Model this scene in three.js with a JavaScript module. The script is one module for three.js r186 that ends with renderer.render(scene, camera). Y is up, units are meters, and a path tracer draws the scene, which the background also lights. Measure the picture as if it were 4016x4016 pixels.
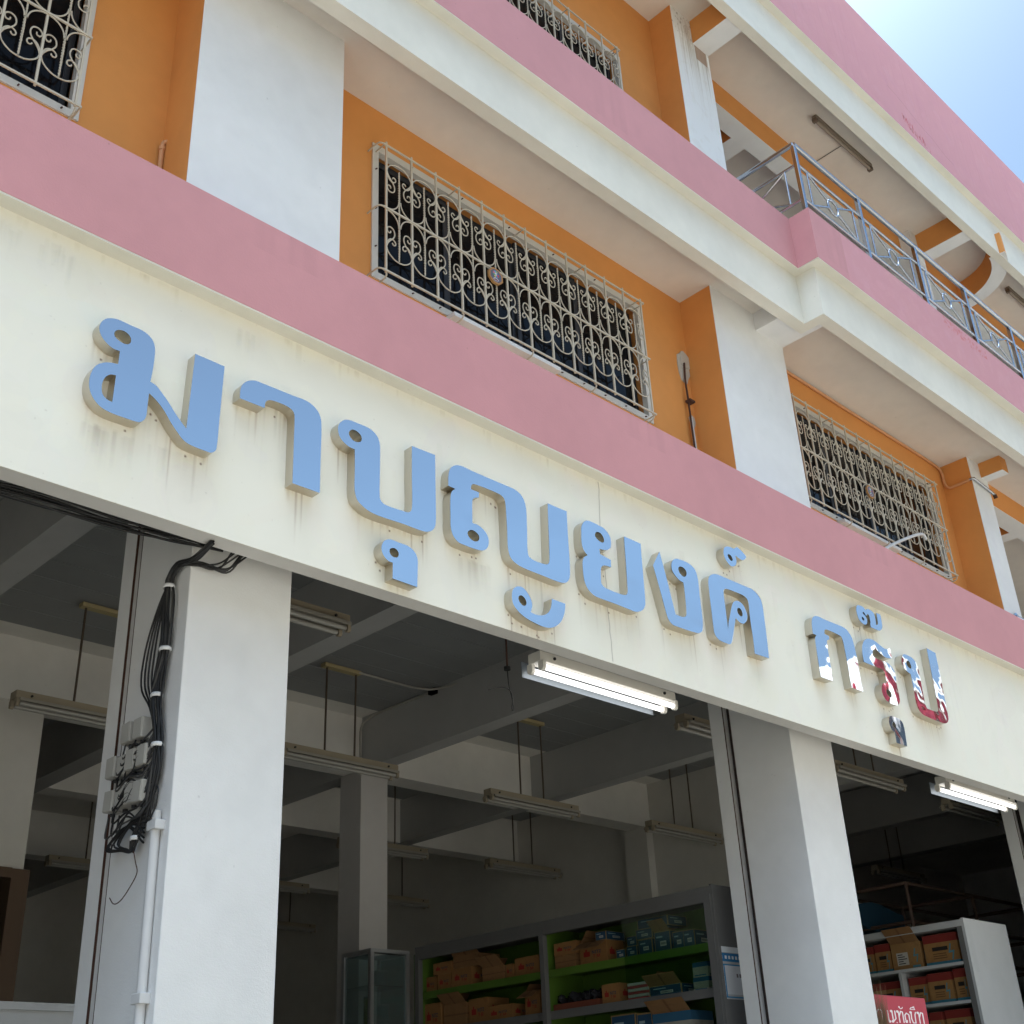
import * as THREE from 'three';
import { TessellateModifier } from 'three/addons/modifiers/TessellateModifier.js';
import { mergeGeometries, mergeVertices, toCreasedNormals } from 'three/addons/utils/BufferGeometryUtils.js';
import { RectAreaLightUniformsLib } from 'three/addons/lights/RectAreaLightUniformsLib.js';
import { RoundedBoxGeometry } from 'three/addons/geometries/RoundedBoxGeometry.js';

// ---------------------------------------------------------------- camera, sky, sun, exposure
const scene = new THREE.Scene();
const camera = new THREE.PerspectiveCamera(45.3228, 1, 0.05, 800);
camera.position.set(0, 1.6, 4.2077);
camera.rotation.order = 'YXZ';
camera.rotation.set(THREE.MathUtils.degToRad(27.3973), THREE.MathUtils.degToRad(-45.5323), THREE.MathUtils.degToRad(-2.9001));
scene.add(camera);

const renderer = new THREE.WebGLRenderer({ antialias: true });
renderer.toneMapping = THREE.LinearToneMapping;
renderer.toneMappingExposure = 3.1;
renderer.shadowMap.enabled = true;

{ // clear tropical sky: pale low haze, soft blue above, brighter air around the high sun
  const W = 256, H = 128, d = new Float32Array(W * H * 4), sd = new THREE.Vector3(-7, 40, -8.5).normalize();
  const stops = [[-90, .06, .06, .06], [-2, .08, .08, .08], [0, .10, .13, .17], [12, .115, .175, .26], [25, .13, .225, .365], [36, .085, .145, .245], [46, .025, .055, .115], [60, .04, .08, .145], [90, .07, .12, .19]];
  for (let y = 0; y < H; y++) {
    const el = -90 + 180 * (y + .5) / H, er = el * Math.PI / 180;
    let k = 0; while (k < stops.length - 2 && el > stops[k + 1][0]) k++;
    const a = stops[k], b = stops[k + 1], t = Math.min(1, Math.max(0, (el - a[0]) / (b[0] - a[0])));
    for (let x = 0; x < W; x++) {
      const i = (y * W + x) * 4, ph = ((x + .5) / W - .5) * 2 * Math.PI, ca = Math.cos(er) * Math.cos(ph) * sd.x + Math.sin(er) * sd.y + Math.cos(er) * Math.sin(ph) * sd.z;
      const g = el > 0 ? 6.6 * Math.exp(-Math.pow(Math.acos(Math.min(1, ca)) / .5, 2)) : 0, tint = [.78, .95, 1.13];
      for (let c = 0; c < 3; c++) d[i + c] = a[c + 1] + (b[c + 1] - a[c + 1]) * t + g * tint[c]; d[i + 3] = 1;
    }
  }
  const sky = new THREE.DataTexture(d, W, H, THREE.RGBAFormat, THREE.FloatType);
  sky.mapping = THREE.EquirectangularReflectionMapping; sky.magFilter = sky.minFilter = THREE.LinearFilter; sky.wrapS = THREE.RepeatWrapping; sky.needsUpdate = true;
  scene.background = sky; scene.environment = sky;
}
const sun = new THREE.DirectionalLight(new THREE.Color(1, .95, .86), 5);
sun.position.set(-3, 40, -6.5); sun.target.position.set(4, 0, 2); scene.add(sun, sun.target);
sun.castShadow = true; sun.shadow.mapSize.set(4096, 4096); sun.shadow.radius = 1;
Object.assign(sun.shadow.camera, { left: -60, right: 60, top: 60, bottom: -60, near: 1, far: 160 });
RectAreaLightUniformsLib.init();

// ---------------------------------------------------------------- helpers
function rng(seed) { let s = seed >>> 0; return () => { s |= 0; s = s + 0x6D2B79F5 | 0; let t = Math.imul(s ^ s >>> 15, 1 | s); t = t + Math.imul(t ^ t >>> 7, 61 | t) ^ t; return ((t ^ t >>> 14) >>> 0) / 4294967296; }; }
const V = (x, y, z) => new THREE.Vector3(x, y, z);
const names = {};
function numbered(n) { if (!(n in names)) { names[n] = 0; return n; } names[n]++; return n + '_' + String(names[n]).padStart(3, '0'); }
function shade(o) { o.traverse(m => { if (m.isMesh) { m.castShadow = true; m.receiveShadow = true; } }); return o; }
function tag(o, label, category, group, kind) { Object.assign(o.userData, { label, category }); if (group) o.userData.group = group; if (kind) o.userData.kind = kind; return o; }
function thing(name, label, category, pos = [0, 0, 0], group) { const g = new THREE.Group(); g.name = numbered(name); g.position.set(...pos); tag(g, label, category, group); scene.add(g); return g; }
function part(name, geo, mat, parent, label) { const m = new THREE.Mesh(geo, mat); m.name = name; m.castShadow = m.receiveShadow = true; if (label) m.userData.label = label; parent.add(m); return m; }
function dup(o, pos, label) { const c = o.clone(); c.name = numbered(o.name.replace(/_\d{3}$/, '')); c.userData = { ...o.userData }; if (label) c.userData.label = label; c.position.set(...pos); scene.add(c); return c; }
function metreUV(g) {
  const p = g.attributes.position, n = g.attributes.normal, uv = new Float32Array(p.count * 2);
  for (let i = 0; i < p.count; i++) {
    const ax = Math.abs(n.getX(i)), ay = Math.abs(n.getY(i)), az = Math.abs(n.getZ(i));
    let u, v; if (ax > ay && ax > az) { u = p.getZ(i); v = p.getY(i); } else if (ay > az) { u = p.getX(i); v = p.getZ(i); } else { u = p.getX(i); v = p.getY(i); }
    uv[2 * i] = u; uv[2 * i + 1] = v;
  }
  g.setAttribute('uv', new THREE.BufferAttribute(uv, 2)); return g;
}
function bx(x0, x1, y0, y1, z0, z1, r = 0) {
  const w = x1 - x0, h = y1 - y0, d = z1 - z0;
  const g = r ? new RoundedBoxGeometry(w, h, d, 2, r) : new THREE.BoxGeometry(w, h, d);
  g.translate((x0 + x1) / 2, (y0 + y1) / 2, (z0 + z1) / 2); return metreUV(g);
}
function tube(pts, r, seg = 0, rad = 6, closed = false) {
  const c = new THREE.CatmullRomCurve3(pts.map(p => p.isVector3 ? p : V(...p)), closed, 'centripetal');
  return new THREE.TubeGeometry(c, seg || Math.max(2, pts.length * 4), r, rad, closed);
}
function rod(a, b, r, rad = 8) {
  const A = V(...a), B = V(...b), d = B.clone().sub(A), g = new THREE.CylinderGeometry(r, r, d.length(), rad);
  g.applyQuaternion(new THREE.Quaternion().setFromUnitVectors(V(0, 1, 0), d.normalize())); const m = A.add(B).multiplyScalar(.5); g.translate(m.x, m.y, m.z); return g;
}
const merge = a => mergeGeometries(a.map(g => { const n = g.index ? g.toNonIndexed() : g; for (const k of Object.keys(n.attributes)) if (!['position', 'normal', 'uv'].includes(k)) n.deleteAttribute(k); return n; }));

// ---------------------------------------------------------------- procedural textures
function periodicNoise(seed, n) {
  const R = rng(seed), t = new Float32Array(n * n); for (let i = 0; i < n * n; i++) t[i] = R();
  const s = v => v * v * (3 - 2 * v);
  return (x, y) => { x *= n; y *= n; const xi = Math.floor(x), yi = Math.floor(y), fx = s(x - xi), fy = s(y - yi); const a = (xi % n + n) % n, b = (a + 1) % n, c = (yi % n + n) % n, d = (c + 1) % n; return (t[c * n + a] * (1 - fx) + t[c * n + b] * fx) * (1 - fy) + (t[d * n + a] * (1 - fx) + t[d * n + b] * fx) * fy; };
}
function fbm(seed, n0, oct) { const L = []; for (let o = 0; o < oct; o++) L.push(periodicNoise(seed + o * 17, n0 << o)); return (x, y) => { let v = 0, a = .5, s = 0; for (const f of L) { v += a * f(x, y); s += a; a *= .55; } return v / s; }; }
function dataTex(n, fn, srgb) {
  const d = new Uint8Array(n * n * 4);
  for (let y = 0; y < n; y++) for (let x = 0; x < n; x++) { const c = fn(x / n, y / n), i = (y * n + x) * 4; for (let k = 0; k < 3; k++) d[i + k] = Math.max(0, Math.min(255, Math.round(255 * (c.length ? c[k] : c)))); d[i + 3] = 255; }
  const t = new THREE.DataTexture(d, n, n); t.wrapS = t.wrapT = THREE.RepeatWrapping; t.magFilter = THREE.LinearFilter; t.minFilter = THREE.LinearMipmapLinearFilter; t.generateMipmaps = true; if (srgb) t.colorSpace = THREE.SRGBColorSpace; t.needsUpdate = true; return t;
}
const nA = fbm(3, 4, 5), nB = fbm(91, 24, 3), nS = fbm(51, 3, 4);
const specks = (() => { const R = rng(77), L = []; for (let i = 0; i < 30; i++) L.push([R(), R(), .0008 + .0016 * R(), .06 + .14 * R()]); return (x, y) => { let v = 0; for (const [a, b, r, k] of L) { const d = Math.hypot(x - a, (y - b)); if (d < r) v = Math.max(v, k); } return v; }; })();
const mottle = dataTex(512, (x, y) => { const v = .955 + .07 * (nA(x, y) - .5) + .03 * (nB(x, y) - .5) - specks(x, y) * .5; return [v, v * (1 + .012 * (nS(x, y) - .5)), v * (1 + .02 * (nS(y, x) - .5))]; }, true);
mottle.repeat.set(.4, .4);
const streaky = dataTex(512, (x, y) => { const s = Math.max(0, nB(x * 1, y * .06 + .3) - .55) * Math.max(0, nA(x, y * .5) - .42); const v = .95 + .06 * (nA(x, y) - .5) + .03 * (nB(x, y) - .5) - s * .4 - specks(x, y) * .6; return [v, v * .995, v * .985]; }, true);
streaky.repeat.set(.36, .36);
const fineN = periodicNoise(5, 128);
const grain = dataTex(256, (x, y) => nB(x * 2, y * 2) * .6 + .4 * fineN(x, y)); grain.repeat.set(3, 3);
const rgb = (r, g, b) => new THREE.Color().setRGB(r, g, b);
function paint(r, g, b, o = {}) { return new THREE.MeshStandardMaterial({ color: rgb(r, g, b), map: mottle, bumpMap: grain, bumpScale: .0007, roughness: .82, ...o }); }
const flat = (r, g, b, o = {}) => new THREE.MeshStandardMaterial({ color: rgb(r, g, b), roughness: .7, ...o });
const M = {
  cream: paint(.80, .775, .685), white: paint(.80, .80, .79), whiteStreak: paint(.80, .80, .78, { map: streaky }), pink: paint(.61, .285, .305, { map: streaky }), orange: paint(.74, .31, .08), soffit: paint(.74, .69, .62),
  beamUnder: paint(.74, .72, .68), interior: paint(.66, .64, .59), interiorDark: paint(.66, .64, .59), plank: paint(.30, .31, .31), shadedBeam: paint(.46, .46, .45), greyCol: paint(.56, .54, .52), interiorWhite: paint(.84, .82, .77),
  steel: new THREE.MeshStandardMaterial({ color: rgb(.66, .67, .69), metalness: 1, roughness: .035 }),
  steelSide: new THREE.MeshStandardMaterial({ color: rgb(.60, .56, .49), metalness: 1, roughness: .32, bumpMap: grain, bumpScale: .0004 }),
  chrome: new THREE.MeshStandardMaterial({ color: rgb(.46, .48, .51), metalness: 1, roughness: .12 }),
  ironPaint: flat(.60, .54, .43, { roughness: .6, map: mottle }), frame: flat(.66, .63, .57, { roughness: .6, map: mottle }), sash: flat(.035, .037, .042, { roughness: .4, metalness: .3 }), glass: new THREE.MeshPhysicalMaterial({ color: rgb(.006, .006, .007), roughness: .05, metalness: 0, specularIntensity: .22 }),
  black: flat(.012, .012, .013, { roughness: .55 }), cableGrey: flat(.05, .048, .045), grey: flat(.42, .40, .36), boxGrey: flat(.40, .385, .35, { roughness: .55 }), tie: flat(.75, .75, .75),
  lampWhite: flat(.70, .68, .62, { roughness: .45 }), lampOld: flat(.34, .29, .21, { roughness: .6, map: mottle }), reflector: flat(.30, .28, .24, { roughness: .5 }), canopy: flat(.42, .34, .18), tubeOff: flat(.34, .33, .30, { roughness: .25 }), rodOld: flat(.09, .065, .045),
  pvc: flat(.62, .62, .62, { roughness: .5 }), pvcOrange: flat(.60, .30, .14, { roughness: .6 }), rust: flat(.07, .032, .022, { roughness: .9 }), track: flat(.03, .022, .02, { roughness: .8 }), cement: paint(.50, .47, .41),
  green: flat(.075, .155, .014, { roughness: .6, map: mottle }), oldGrey: paint(.13, .13, .13, { map: streaky }), woodDark: flat(.10, .06, .035), panelWhite: paint(.46, .48, .50, { map: streaky }),
  asphalt: paint(.165, .145, .115), pave: paint(.21, .185, .15), concrete: paint(.165, .145, .115), red: flat(.27, .018, .035), wallWhite: paint(.80, .79, .76), windowDark: flat(.05, .06, .07, { roughness: .2 }), roofGrey: paint(.45, .44, .42)
};

// levels (metres): beam 4.00, parapet 5.18-5.73, next beam 7.75, parapet 8.24-8.80, roof beam 11.23, roof parapet 11.78-13.28
const XL = -7, XR = 21.2;
// ---------------------------------------------------------------- letters: outlines in millimetres (x, y, corner flag), first ring outer, others holes
const LETTERS = [
  [[1845,4815,0,1877,4824,0,1944,4822,0,1982,4822,0,2021,4813,0,2048,4791,0,2061,4757,0,2062,4650,0,2056,4582,1,2082,4576,0,2111,4553,0,2149,4517,0,2191,4470,0,2244,4420,1,2255,4817,1,2407,4816,1,2401,4505,0,2399,4402,0,2394,4368,0,2371,4348,0,2350,4347,0,2264,4350,0,2232,4362,0,2207,4384,0,2173,4418,0,2131,4469,0,2093,4502,0,2056,4524,1,2055,4454,0,2055,4419,0,2049,4391,0,2029,4369,0,2008,4364,0,1957,4362,0,1897,4362,0,1850,4372,0,1816,4398,0,1796,4432,0,1789,4472,0,1793,4516,0,1810,4558,0,1839,4584,0,1866,4597,0,1903,4605,1,1904,4672,1,1876,4671,0,1846,4682,0,1818,4705,0,1804,4731,0,1802,4757,0,1812,4786,0,1828,4805,0], [1870,4752,0,1878,4767,0,1892,4776,0,1915,4779,0,1937,4769,0,1947,4753,0,1946,4734,0,1935,4721,0,1915,4717,0,1888,4724,0,1873,4735,0], [1900,4547,1,1876,4541,0,1856,4520,0,1846,4489,0,1846,4457,0,1855,4430,0,1875,4417,0,1898,4414,1]],
  [[2497,4682,1,2496,4723,0,2502,4752,0,2518,4777,0,2541,4797,0,2576,4811,0,2613,4812,0,2693,4814,0,2790,4816,0,2851,4819,0,2894,4810,0,2930,4785,0,2946,4755,0,2952,4709,0,2953,4523,0,2954,4349,1,2800,4347,1,2798,4572,0,2796,4702,0,2793,4719,0,2783,4733,0,2764,4741,0,2726,4745,0,2675,4742,0,2657,4738,0,2641,4728,0,2633,4715,0,2631,4698,0,2630,4684,1]],
  [[3050,4725,0,3051,4756,0,3067,4783,0,3090,4804,0,3123,4814,0,3163,4815,0,3213,4816,0,3254,4811,0,3288,4791,0,3305,4763,0,3310,4731,0,3310,4610,0,3309,4461,0,3313,4437,0,3328,4422,0,3357,4417,0,3461,4421,0,3487,4423,0,3504,4434,0,3513,4452,0,3515,4646,0,3517,4817,1,3675,4822,1,3674,4625,0,3671,4426,0,3664,4397,0,3646,4373,0,3610,4354,0,3576,4349,0,3457,4349,0,3312,4344,0,3251,4348,0,3211,4361,0,3175,4383,0,3160,4414,0,3155,4444,0,3155,4554,0,3153,4660,1,3122,4661,0,3089,4673,0,3063,4693,0], [3115,4736,0,3121,4752,0,3136,4766,0,3160,4768,0,3185,4757,0,3195,4738,0,3190,4719,0,3171,4707,0,3147,4705,0,3125,4717,0]],
  [[3321,4176,0,3326,4199,0,3339,4220,0,3361,4234,0,3386,4240,0,3430,4238,0,3480,4238,0,3510,4230,0,3536,4210,0,3548,4181,0,3548,4135,0,3544,4033,1,3390,4036,1,3391,4119,1,3367,4120,0,3345,4131,0,3328,4151,0], [3371,4176,0,3376,4189,0,3390,4197,0,3408,4199,0,3424,4188,0,3428,4176,0,3423,4159,0,3410,4152,0,3392,4151,0,3376,4160,0]],
  [[3762,4670,1,3764,4724,0,3772,4763,0,3788,4790,0,3821,4814,0,3862,4824,0,3934,4821,0,4091,4820,0,4199,4820,0,4253,4819,0,4302,4800,0,4327,4766,0,4336,4725,0,4334,4592,0,4330,4466,0,4337,4436,0,4363,4424,0,4446,4423,0,4480,4429,0,4495,4446,0,4499,4469,0,4505,4602,0,4514,4819,1,4671,4820,1,4666,4652,0,4661,4429,0,4652,4392,0,4627,4362,0,4591,4349,0,4551,4346,0,4440,4349,0,4304,4352,0,4235,4363,0,4199,4384,0,4181,4429,0,4180,4543,0,4179,4629,0,4176,4707,0,4169,4731,0,4151,4744,0,4114,4749,0,3962,4746,0,3941,4742,0,3928,4730,0,3923,4705,1,3982,4706,1,3979,4673,1,3953,4664,0,3935,4649,0,3930,4628,0,3928,4568,0,3926,4505,1,3967,4505,0,4012,4486,0,4036,4456,0,4038,4419,0,4022,4385,0,3991,4365,0,3945,4358,0,3866,4358,0,3821,4362,0,3788,4387,0,3772,4431,0,3772,4496,0,3773,4579,0,3778,4623,0,3789,4648,0,3812,4668,1], [3888,4434,0,3899,4452,0,3924,4463,0,3950,4458,0,3969,4443,0,3969,4423,0,3955,4407,0,3932,4401,0,3907,4407,0,3893,4419,0]],
  [[4199,4195,0,4213,4214,0,4241,4231,0,4271,4236,0,4299,4227,0,4327,4202,0,4343,4172,0,4344,4147,0,4336,4123,0,4329,4107,1,4359,4103,0,4392,4105,0,4429,4116,0,4464,4140,0,4485,4171,0,4493,4196,0,4498,4229,1,4605,4228,1,4598,4186,0,4581,4143,0,4556,4106,0,4516,4073,0,4469,4052,0,4414,4046,0,4358,4051,0,4299,4061,0,4254,4076,0,4220,4097,0,4199,4120,0,4192,4154,0], [4241,4165,0,4248,4178,0,4264,4185,0,4284,4179,0,4298,4162,0,4298,4144,0,4287,4132,0,4269,4130,0,4251,4141,0,4243,4152,0]],
  [[4786,4755,0,4800,4783,0,4820,4804,0,4849,4817,0,4885,4819,0,4940,4818,0,4986,4814,0,5021,4795,0,5041,4767,0,5043,4729,0,5033,4698,0,5007,4677,0,4978,4667,0,4932,4661,1,4934,4627,1,5025,4616,1,5020,4567,1,4984,4566,0,4954,4560,0,4936,4546,0,4929,4525,0,4923,4470,0,4923,4440,0,4940,4422,0,4984,4416,0,5076,4416,0,5123,4421,0,5143,4431,0,5153,4451,0,5155,4502,0,5161,4658,0,5165,4813,1,5321,4813,1,5317,4669,0,5311,4443,0,5306,4408,0,5287,4376,0,5250,4351,0,5205,4338,0,5154,4338,0,5039,4340,0,4903,4340,0,4850,4345,0,4805,4368,0,4782,4401,0,4773,4444,0,4772,4493,0,4775,4533,0,4790,4564,0,4824,4587,1,4799,4604,0,4784,4629,0,4779,4668,0,4782,4713,0], [4902,4742,0,4913,4762,0,4935,4771,0,4958,4768,0,4976,4750,0,4981,4727,0,4970,4713,0,4946,4711,0,4920,4720,0,4905,4731,0]],
  [[5421,4699,1,5499,4814,1,5517,4740,0,5544,4628,0,5567,4522,0,5591,4420,1,5652,4420,0,5677,4426,0,5696,4439,0,5703,4460,0,5709,4560,0,5709,4631,0,5706,4664,1,5670,4668,0,5631,4687,0,5607,4711,0,5601,4741,0,5609,4772,0,5629,4796,0,5661,4813,0,5700,4819,0,5763,4821,0,5813,4812,0,5851,4788,0,5867,4733,0,5865,4631,0,5865,4517,0,5862,4430,0,5857,4404,0,5846,4376,0,5806,4352,0,5753,4346,0,5597,4341,0,5550,4343,0,5517,4363,0,5502,4394,0,5463,4546,0], [5670,4744,0,5679,4761,0,5700,4771,0,5729,4770,0,5750,4755,0,5752,4736,0,5741,4717,0,5720,4707,0,5694,4712,0,5675,4725,0]],
  [[5974,4738,0,5984,4774,0,6006,4798,0,6050,4820,0,6097,4828,0,6240,4829,0,6397,4830,0,6466,4831,0,6521,4811,0,6556,4779,0,6563,4740,0,6558,4605,0,6554,4486,0,6545,4357,1,6386,4353,1,6391,4480,0,6392,4597,0,6398,4716,0,6391,4735,0,6373,4747,0,6338,4753,0,6224,4752,0,6172,4749,0,6148,4741,0,6137,4730,0,6132,4712,0,6127,4578,0,6125,4458,1,6143,4513,0,6171,4573,0,6198,4630,0,6221,4666,0,6251,4686,0,6289,4694,0,6333,4682,0,6357,4651,0,6367,4614,0,6351,4576,0,6312,4543,0,6275,4539,0,6247,4548,0,6227,4561,1,6210,4517,0,6182,4445,0,6158,4391,0,6140,4365,0,6115,4353,0,6090,4352,0,6022,4354,0,5990,4366,0,5970,4390,0,5966,4439,0,5968,4553,0,5971,4668,0], [6258,4625,0,6266,4639,0,6286,4645,0,6304,4636,0,6312,4613,0,6306,4594,0,6289,4588,0,6270,4595,0,6259,4609,0]],
  [[6192,5023,0,6205,5054,0,6234,5073,0,6270,5082,0,6315,5083,0,6358,5108,1,6379,5103,0,6412,5090,0,6443,5072,0,6452,5062,0,6443,5049,0,6419,5030,0,6392,5021,0,6362,5025,0,6320,5035,1,6328,5015,0,6326,4984,0,6314,4961,0,6285,4943,0,6255,4937,0,6228,4949,0,6203,4971,0,6191,4997,0], [6234,5010,0,6245,5020,0,6263,5021,0,6280,5010,0,6286,4992,0,6273,4979,0,6257,4982,0,6240,4995,0]],
  [[7146,4679,1,7148,4728,0,7156,4771,0,7171,4800,0,7204,4824,0,7249,4836,0,7318,4834,0,7450,4835,0,7565,4836,0,7618,4827,0,7654,4804,0,7680,4771,0,7689,4719,0,7693,4674,0,7693,4561,0,7689,4472,0,7696,4371,1,7546,4370,1,7544,4475,0,7542,4624,0,7537,4725,0,7526,4748,0,7486,4755,0,7355,4758,0,7325,4754,0,7308,4741,0,7301,4715,1,7356,4711,1,7352,4684,1,7328,4675,0,7316,4665,0,7312,4612,0,7310,4526,0,7303,4366,1,7150,4362,1,7151,4455,0,7157,4575,0,7159,4627,0,7169,4657,0,7189,4677,1]],
  [[7820,5047,0,7832,5066,0,7854,5081,0,7891,5086,0,7926,5086,0,7944,5078,0,7955,5069,0,7981,5083,0,8008,5088,0,8039,5086,0,8068,5077,0,8081,5069,1,8084,5038,0,8083,5005,0,8076,4978,1,8102,4987,0,8111,4996,0,8115,5026,0,8118,5063,0,8118,5086,1,8178,5091,1,8180,5067,0,8178,5019,0,8173,4989,0,8155,4964,0,8123,4944,0,8089,4938,0,7989,4937,1,7989,4965,0,7997,4978,0,7997,5014,0,7994,5033,0,7979,5041,0,7948,5017,1,7931,5038,0,7917,5043,0,7907,5036,0,7907,5025,0,7925,5020,0,7942,5008,0,7953,4993,0,7949,4971,0,7937,4952,0,7920,4941,0,7891,4937,0,7858,4944,0,7829,4963,0,7817,4998,0,7815,5028,0], [7877,4985,0,7882,4992,0,7895,4994,0,7907,4987,0,7910,4976,0,7902,4968,0,7890,4969,0,7880,4974,0]],
  [[7784,4614,1,7785,4669,0,7803,4735,0,7832,4779,0,7867,4808,0,7917,4828,0,7978,4833,0,8042,4823,0,8090,4811,0,8148,4804,0,8197,4813,0,8224,4825,1,8230,4747,1,8184,4736,0,8137,4730,0,8079,4737,0,8019,4757,0,7983,4761,0,7957,4748,0,7942,4726,0,7937,4700,0,7973,4688,0,8085,4691,0,8166,4684,0,8210,4658,0,8225,4616,0,8217,4531,0,8220,4458,0,8216,4416,0,8197,4383,0,8163,4364,0,8116,4359,0,8051,4362,0,8004,4377,0,7978,4408,0,7974,4447,0,7994,4484,0,8028,4507,0,8071,4512,1,8069,4561,0,8069,4602,0,8051,4615,0,7992,4616,0], [8041,4449,0,8057,4464,0,8081,4467,0,8105,4452,0,8109,4427,0,8093,4409,0,8068,4410,0,8043,4425,0]],
  [[8373,4767,0,8400,4808,0,8434,4826,0,8490,4829,0,8560,4823,0,8603,4798,0,8621,4750,0,8621,4690,0,8615,4552,0,8614,4468,0,8625,4436,0,8664,4431,0,8770,4434,0,8799,4443,0,8810,4460,0,8819,4573,0,8824,4748,0,8834,4970,1,8975,4964,1,8973,4825,0,8965,4603,0,8959,4430,0,8952,4403,0,8919,4376,0,8871,4360,0,8779,4357,0,8619,4360,0,8535,4368,0,8489,4393,0,8469,4443,0,8472,4552,0,8472,4674,1,8428,4684,0,8388,4703,0,8368,4732,0], [8438,4756,0,8455,4778,0,8481,4783,0,8505,4763,0,8510,4738,0,8490,4722,0,8463,4726,0,8443,4740,0]],
  [[7996,4222,0,8011,4244,0,8035,4257,0,8069,4260,0,8116,4260,0,8157,4256,0,8186,4243,0,8201,4216,0,8202,4159,0,8192,4058,1,8043,4059,1,8048,4139,1,8029,4142,0,8008,4153,0,7995,4176,0,7991,4200,0], [8041,4208,0,8051,4217,0,8065,4219,0,8078,4209,0,8086,4191,0,8077,4178,0,8063,4174,0,8048,4180,0,8039,4193,0]],
];
function ring(a) {
  const P = []; for (let i = 0; i < a.length; i += 3) P.push([a[i] / 1000, a[i + 1] / 1000, a[i + 2]]);
  const n = P.length, out = [];
  for (let i = 0; i < n; i++) {
    const p1 = P[i], p2 = P[(i + 1) % n]; let p0 = P[(i + n - 1) % n], p3 = P[(i + 2) % n];
    if (p1[2]) p0 = [2 * p1[0] - p2[0], 2 * p1[1] - p2[1]]; if (p2[2]) p3 = [2 * p2[0] - p1[0], 2 * p2[1] - p1[1]];
    const d = (a, b) => Math.max(1e-5, Math.sqrt(Math.hypot(a[0] - b[0], a[1] - b[1])));
    const t0 = 0, t1 = d(p0, p1), t2 = t1 + d(p1, p2), t3 = t2 + d(p2, p3), N = p1[2] && p2[2] ? 1 : 4;
    for (let k = 0; k < N; k++) {
      const t = t1 + (t2 - t1) * k / N, L = (a, b, ta, tb) => [((tb - t) * a[0] + (t - ta) * b[0]) / (tb - ta), ((tb - t) * a[1] + (t - ta) * b[1]) / (tb - ta)];
      const A1 = L(p0, p1, t0, t1), A2 = L(p1, p2, t1, t2), A3 = L(p2, p3, t2, t3), B1 = L(A1, A2, t0, t2), B2 = L(A2, A3, t1, t3); out.push(L(B1, B2, t1, t2));
    }
  }
  return out;
}
const RINGS = LETTERS.map(l => l.map(ring));

// ---------------------------------------------------------------- stained coat of the sign beam (dirt and rust runs below the letters)
function canvas(w, h) { const c = document.createElement('canvas'); c.width = w; c.height = h; return [c, c.getContext('2d')]; }
function ctex(c, repeat) { const t = new THREE.CanvasTexture(c); t.colorSpace = THREE.SRGBColorSpace; t.magFilter = THREE.LinearFilter; t.anisotropy = 8; if (repeat) t.wrapS = t.wrapT = THREE.RepeatWrapping; return t; }
function speckle(g, w, h, n, seed, col, a0, a1, r0, r1) { const R = rng(seed); for (let i = 0; i < n; i++) { g.fillStyle = `rgba(${col},${a0 + (a1 - a0) * R()})`; g.beginPath(); g.ellipse(R() * w, R() * h, r0 + (r1 - r0) * R() * R(), r0 + (r1 - r0) * R() * R(), R() * 3, 0, 7); g.fill(); } }
const BX0 = .9, BS = 200, BW = 2048, BH = 236;
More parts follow.
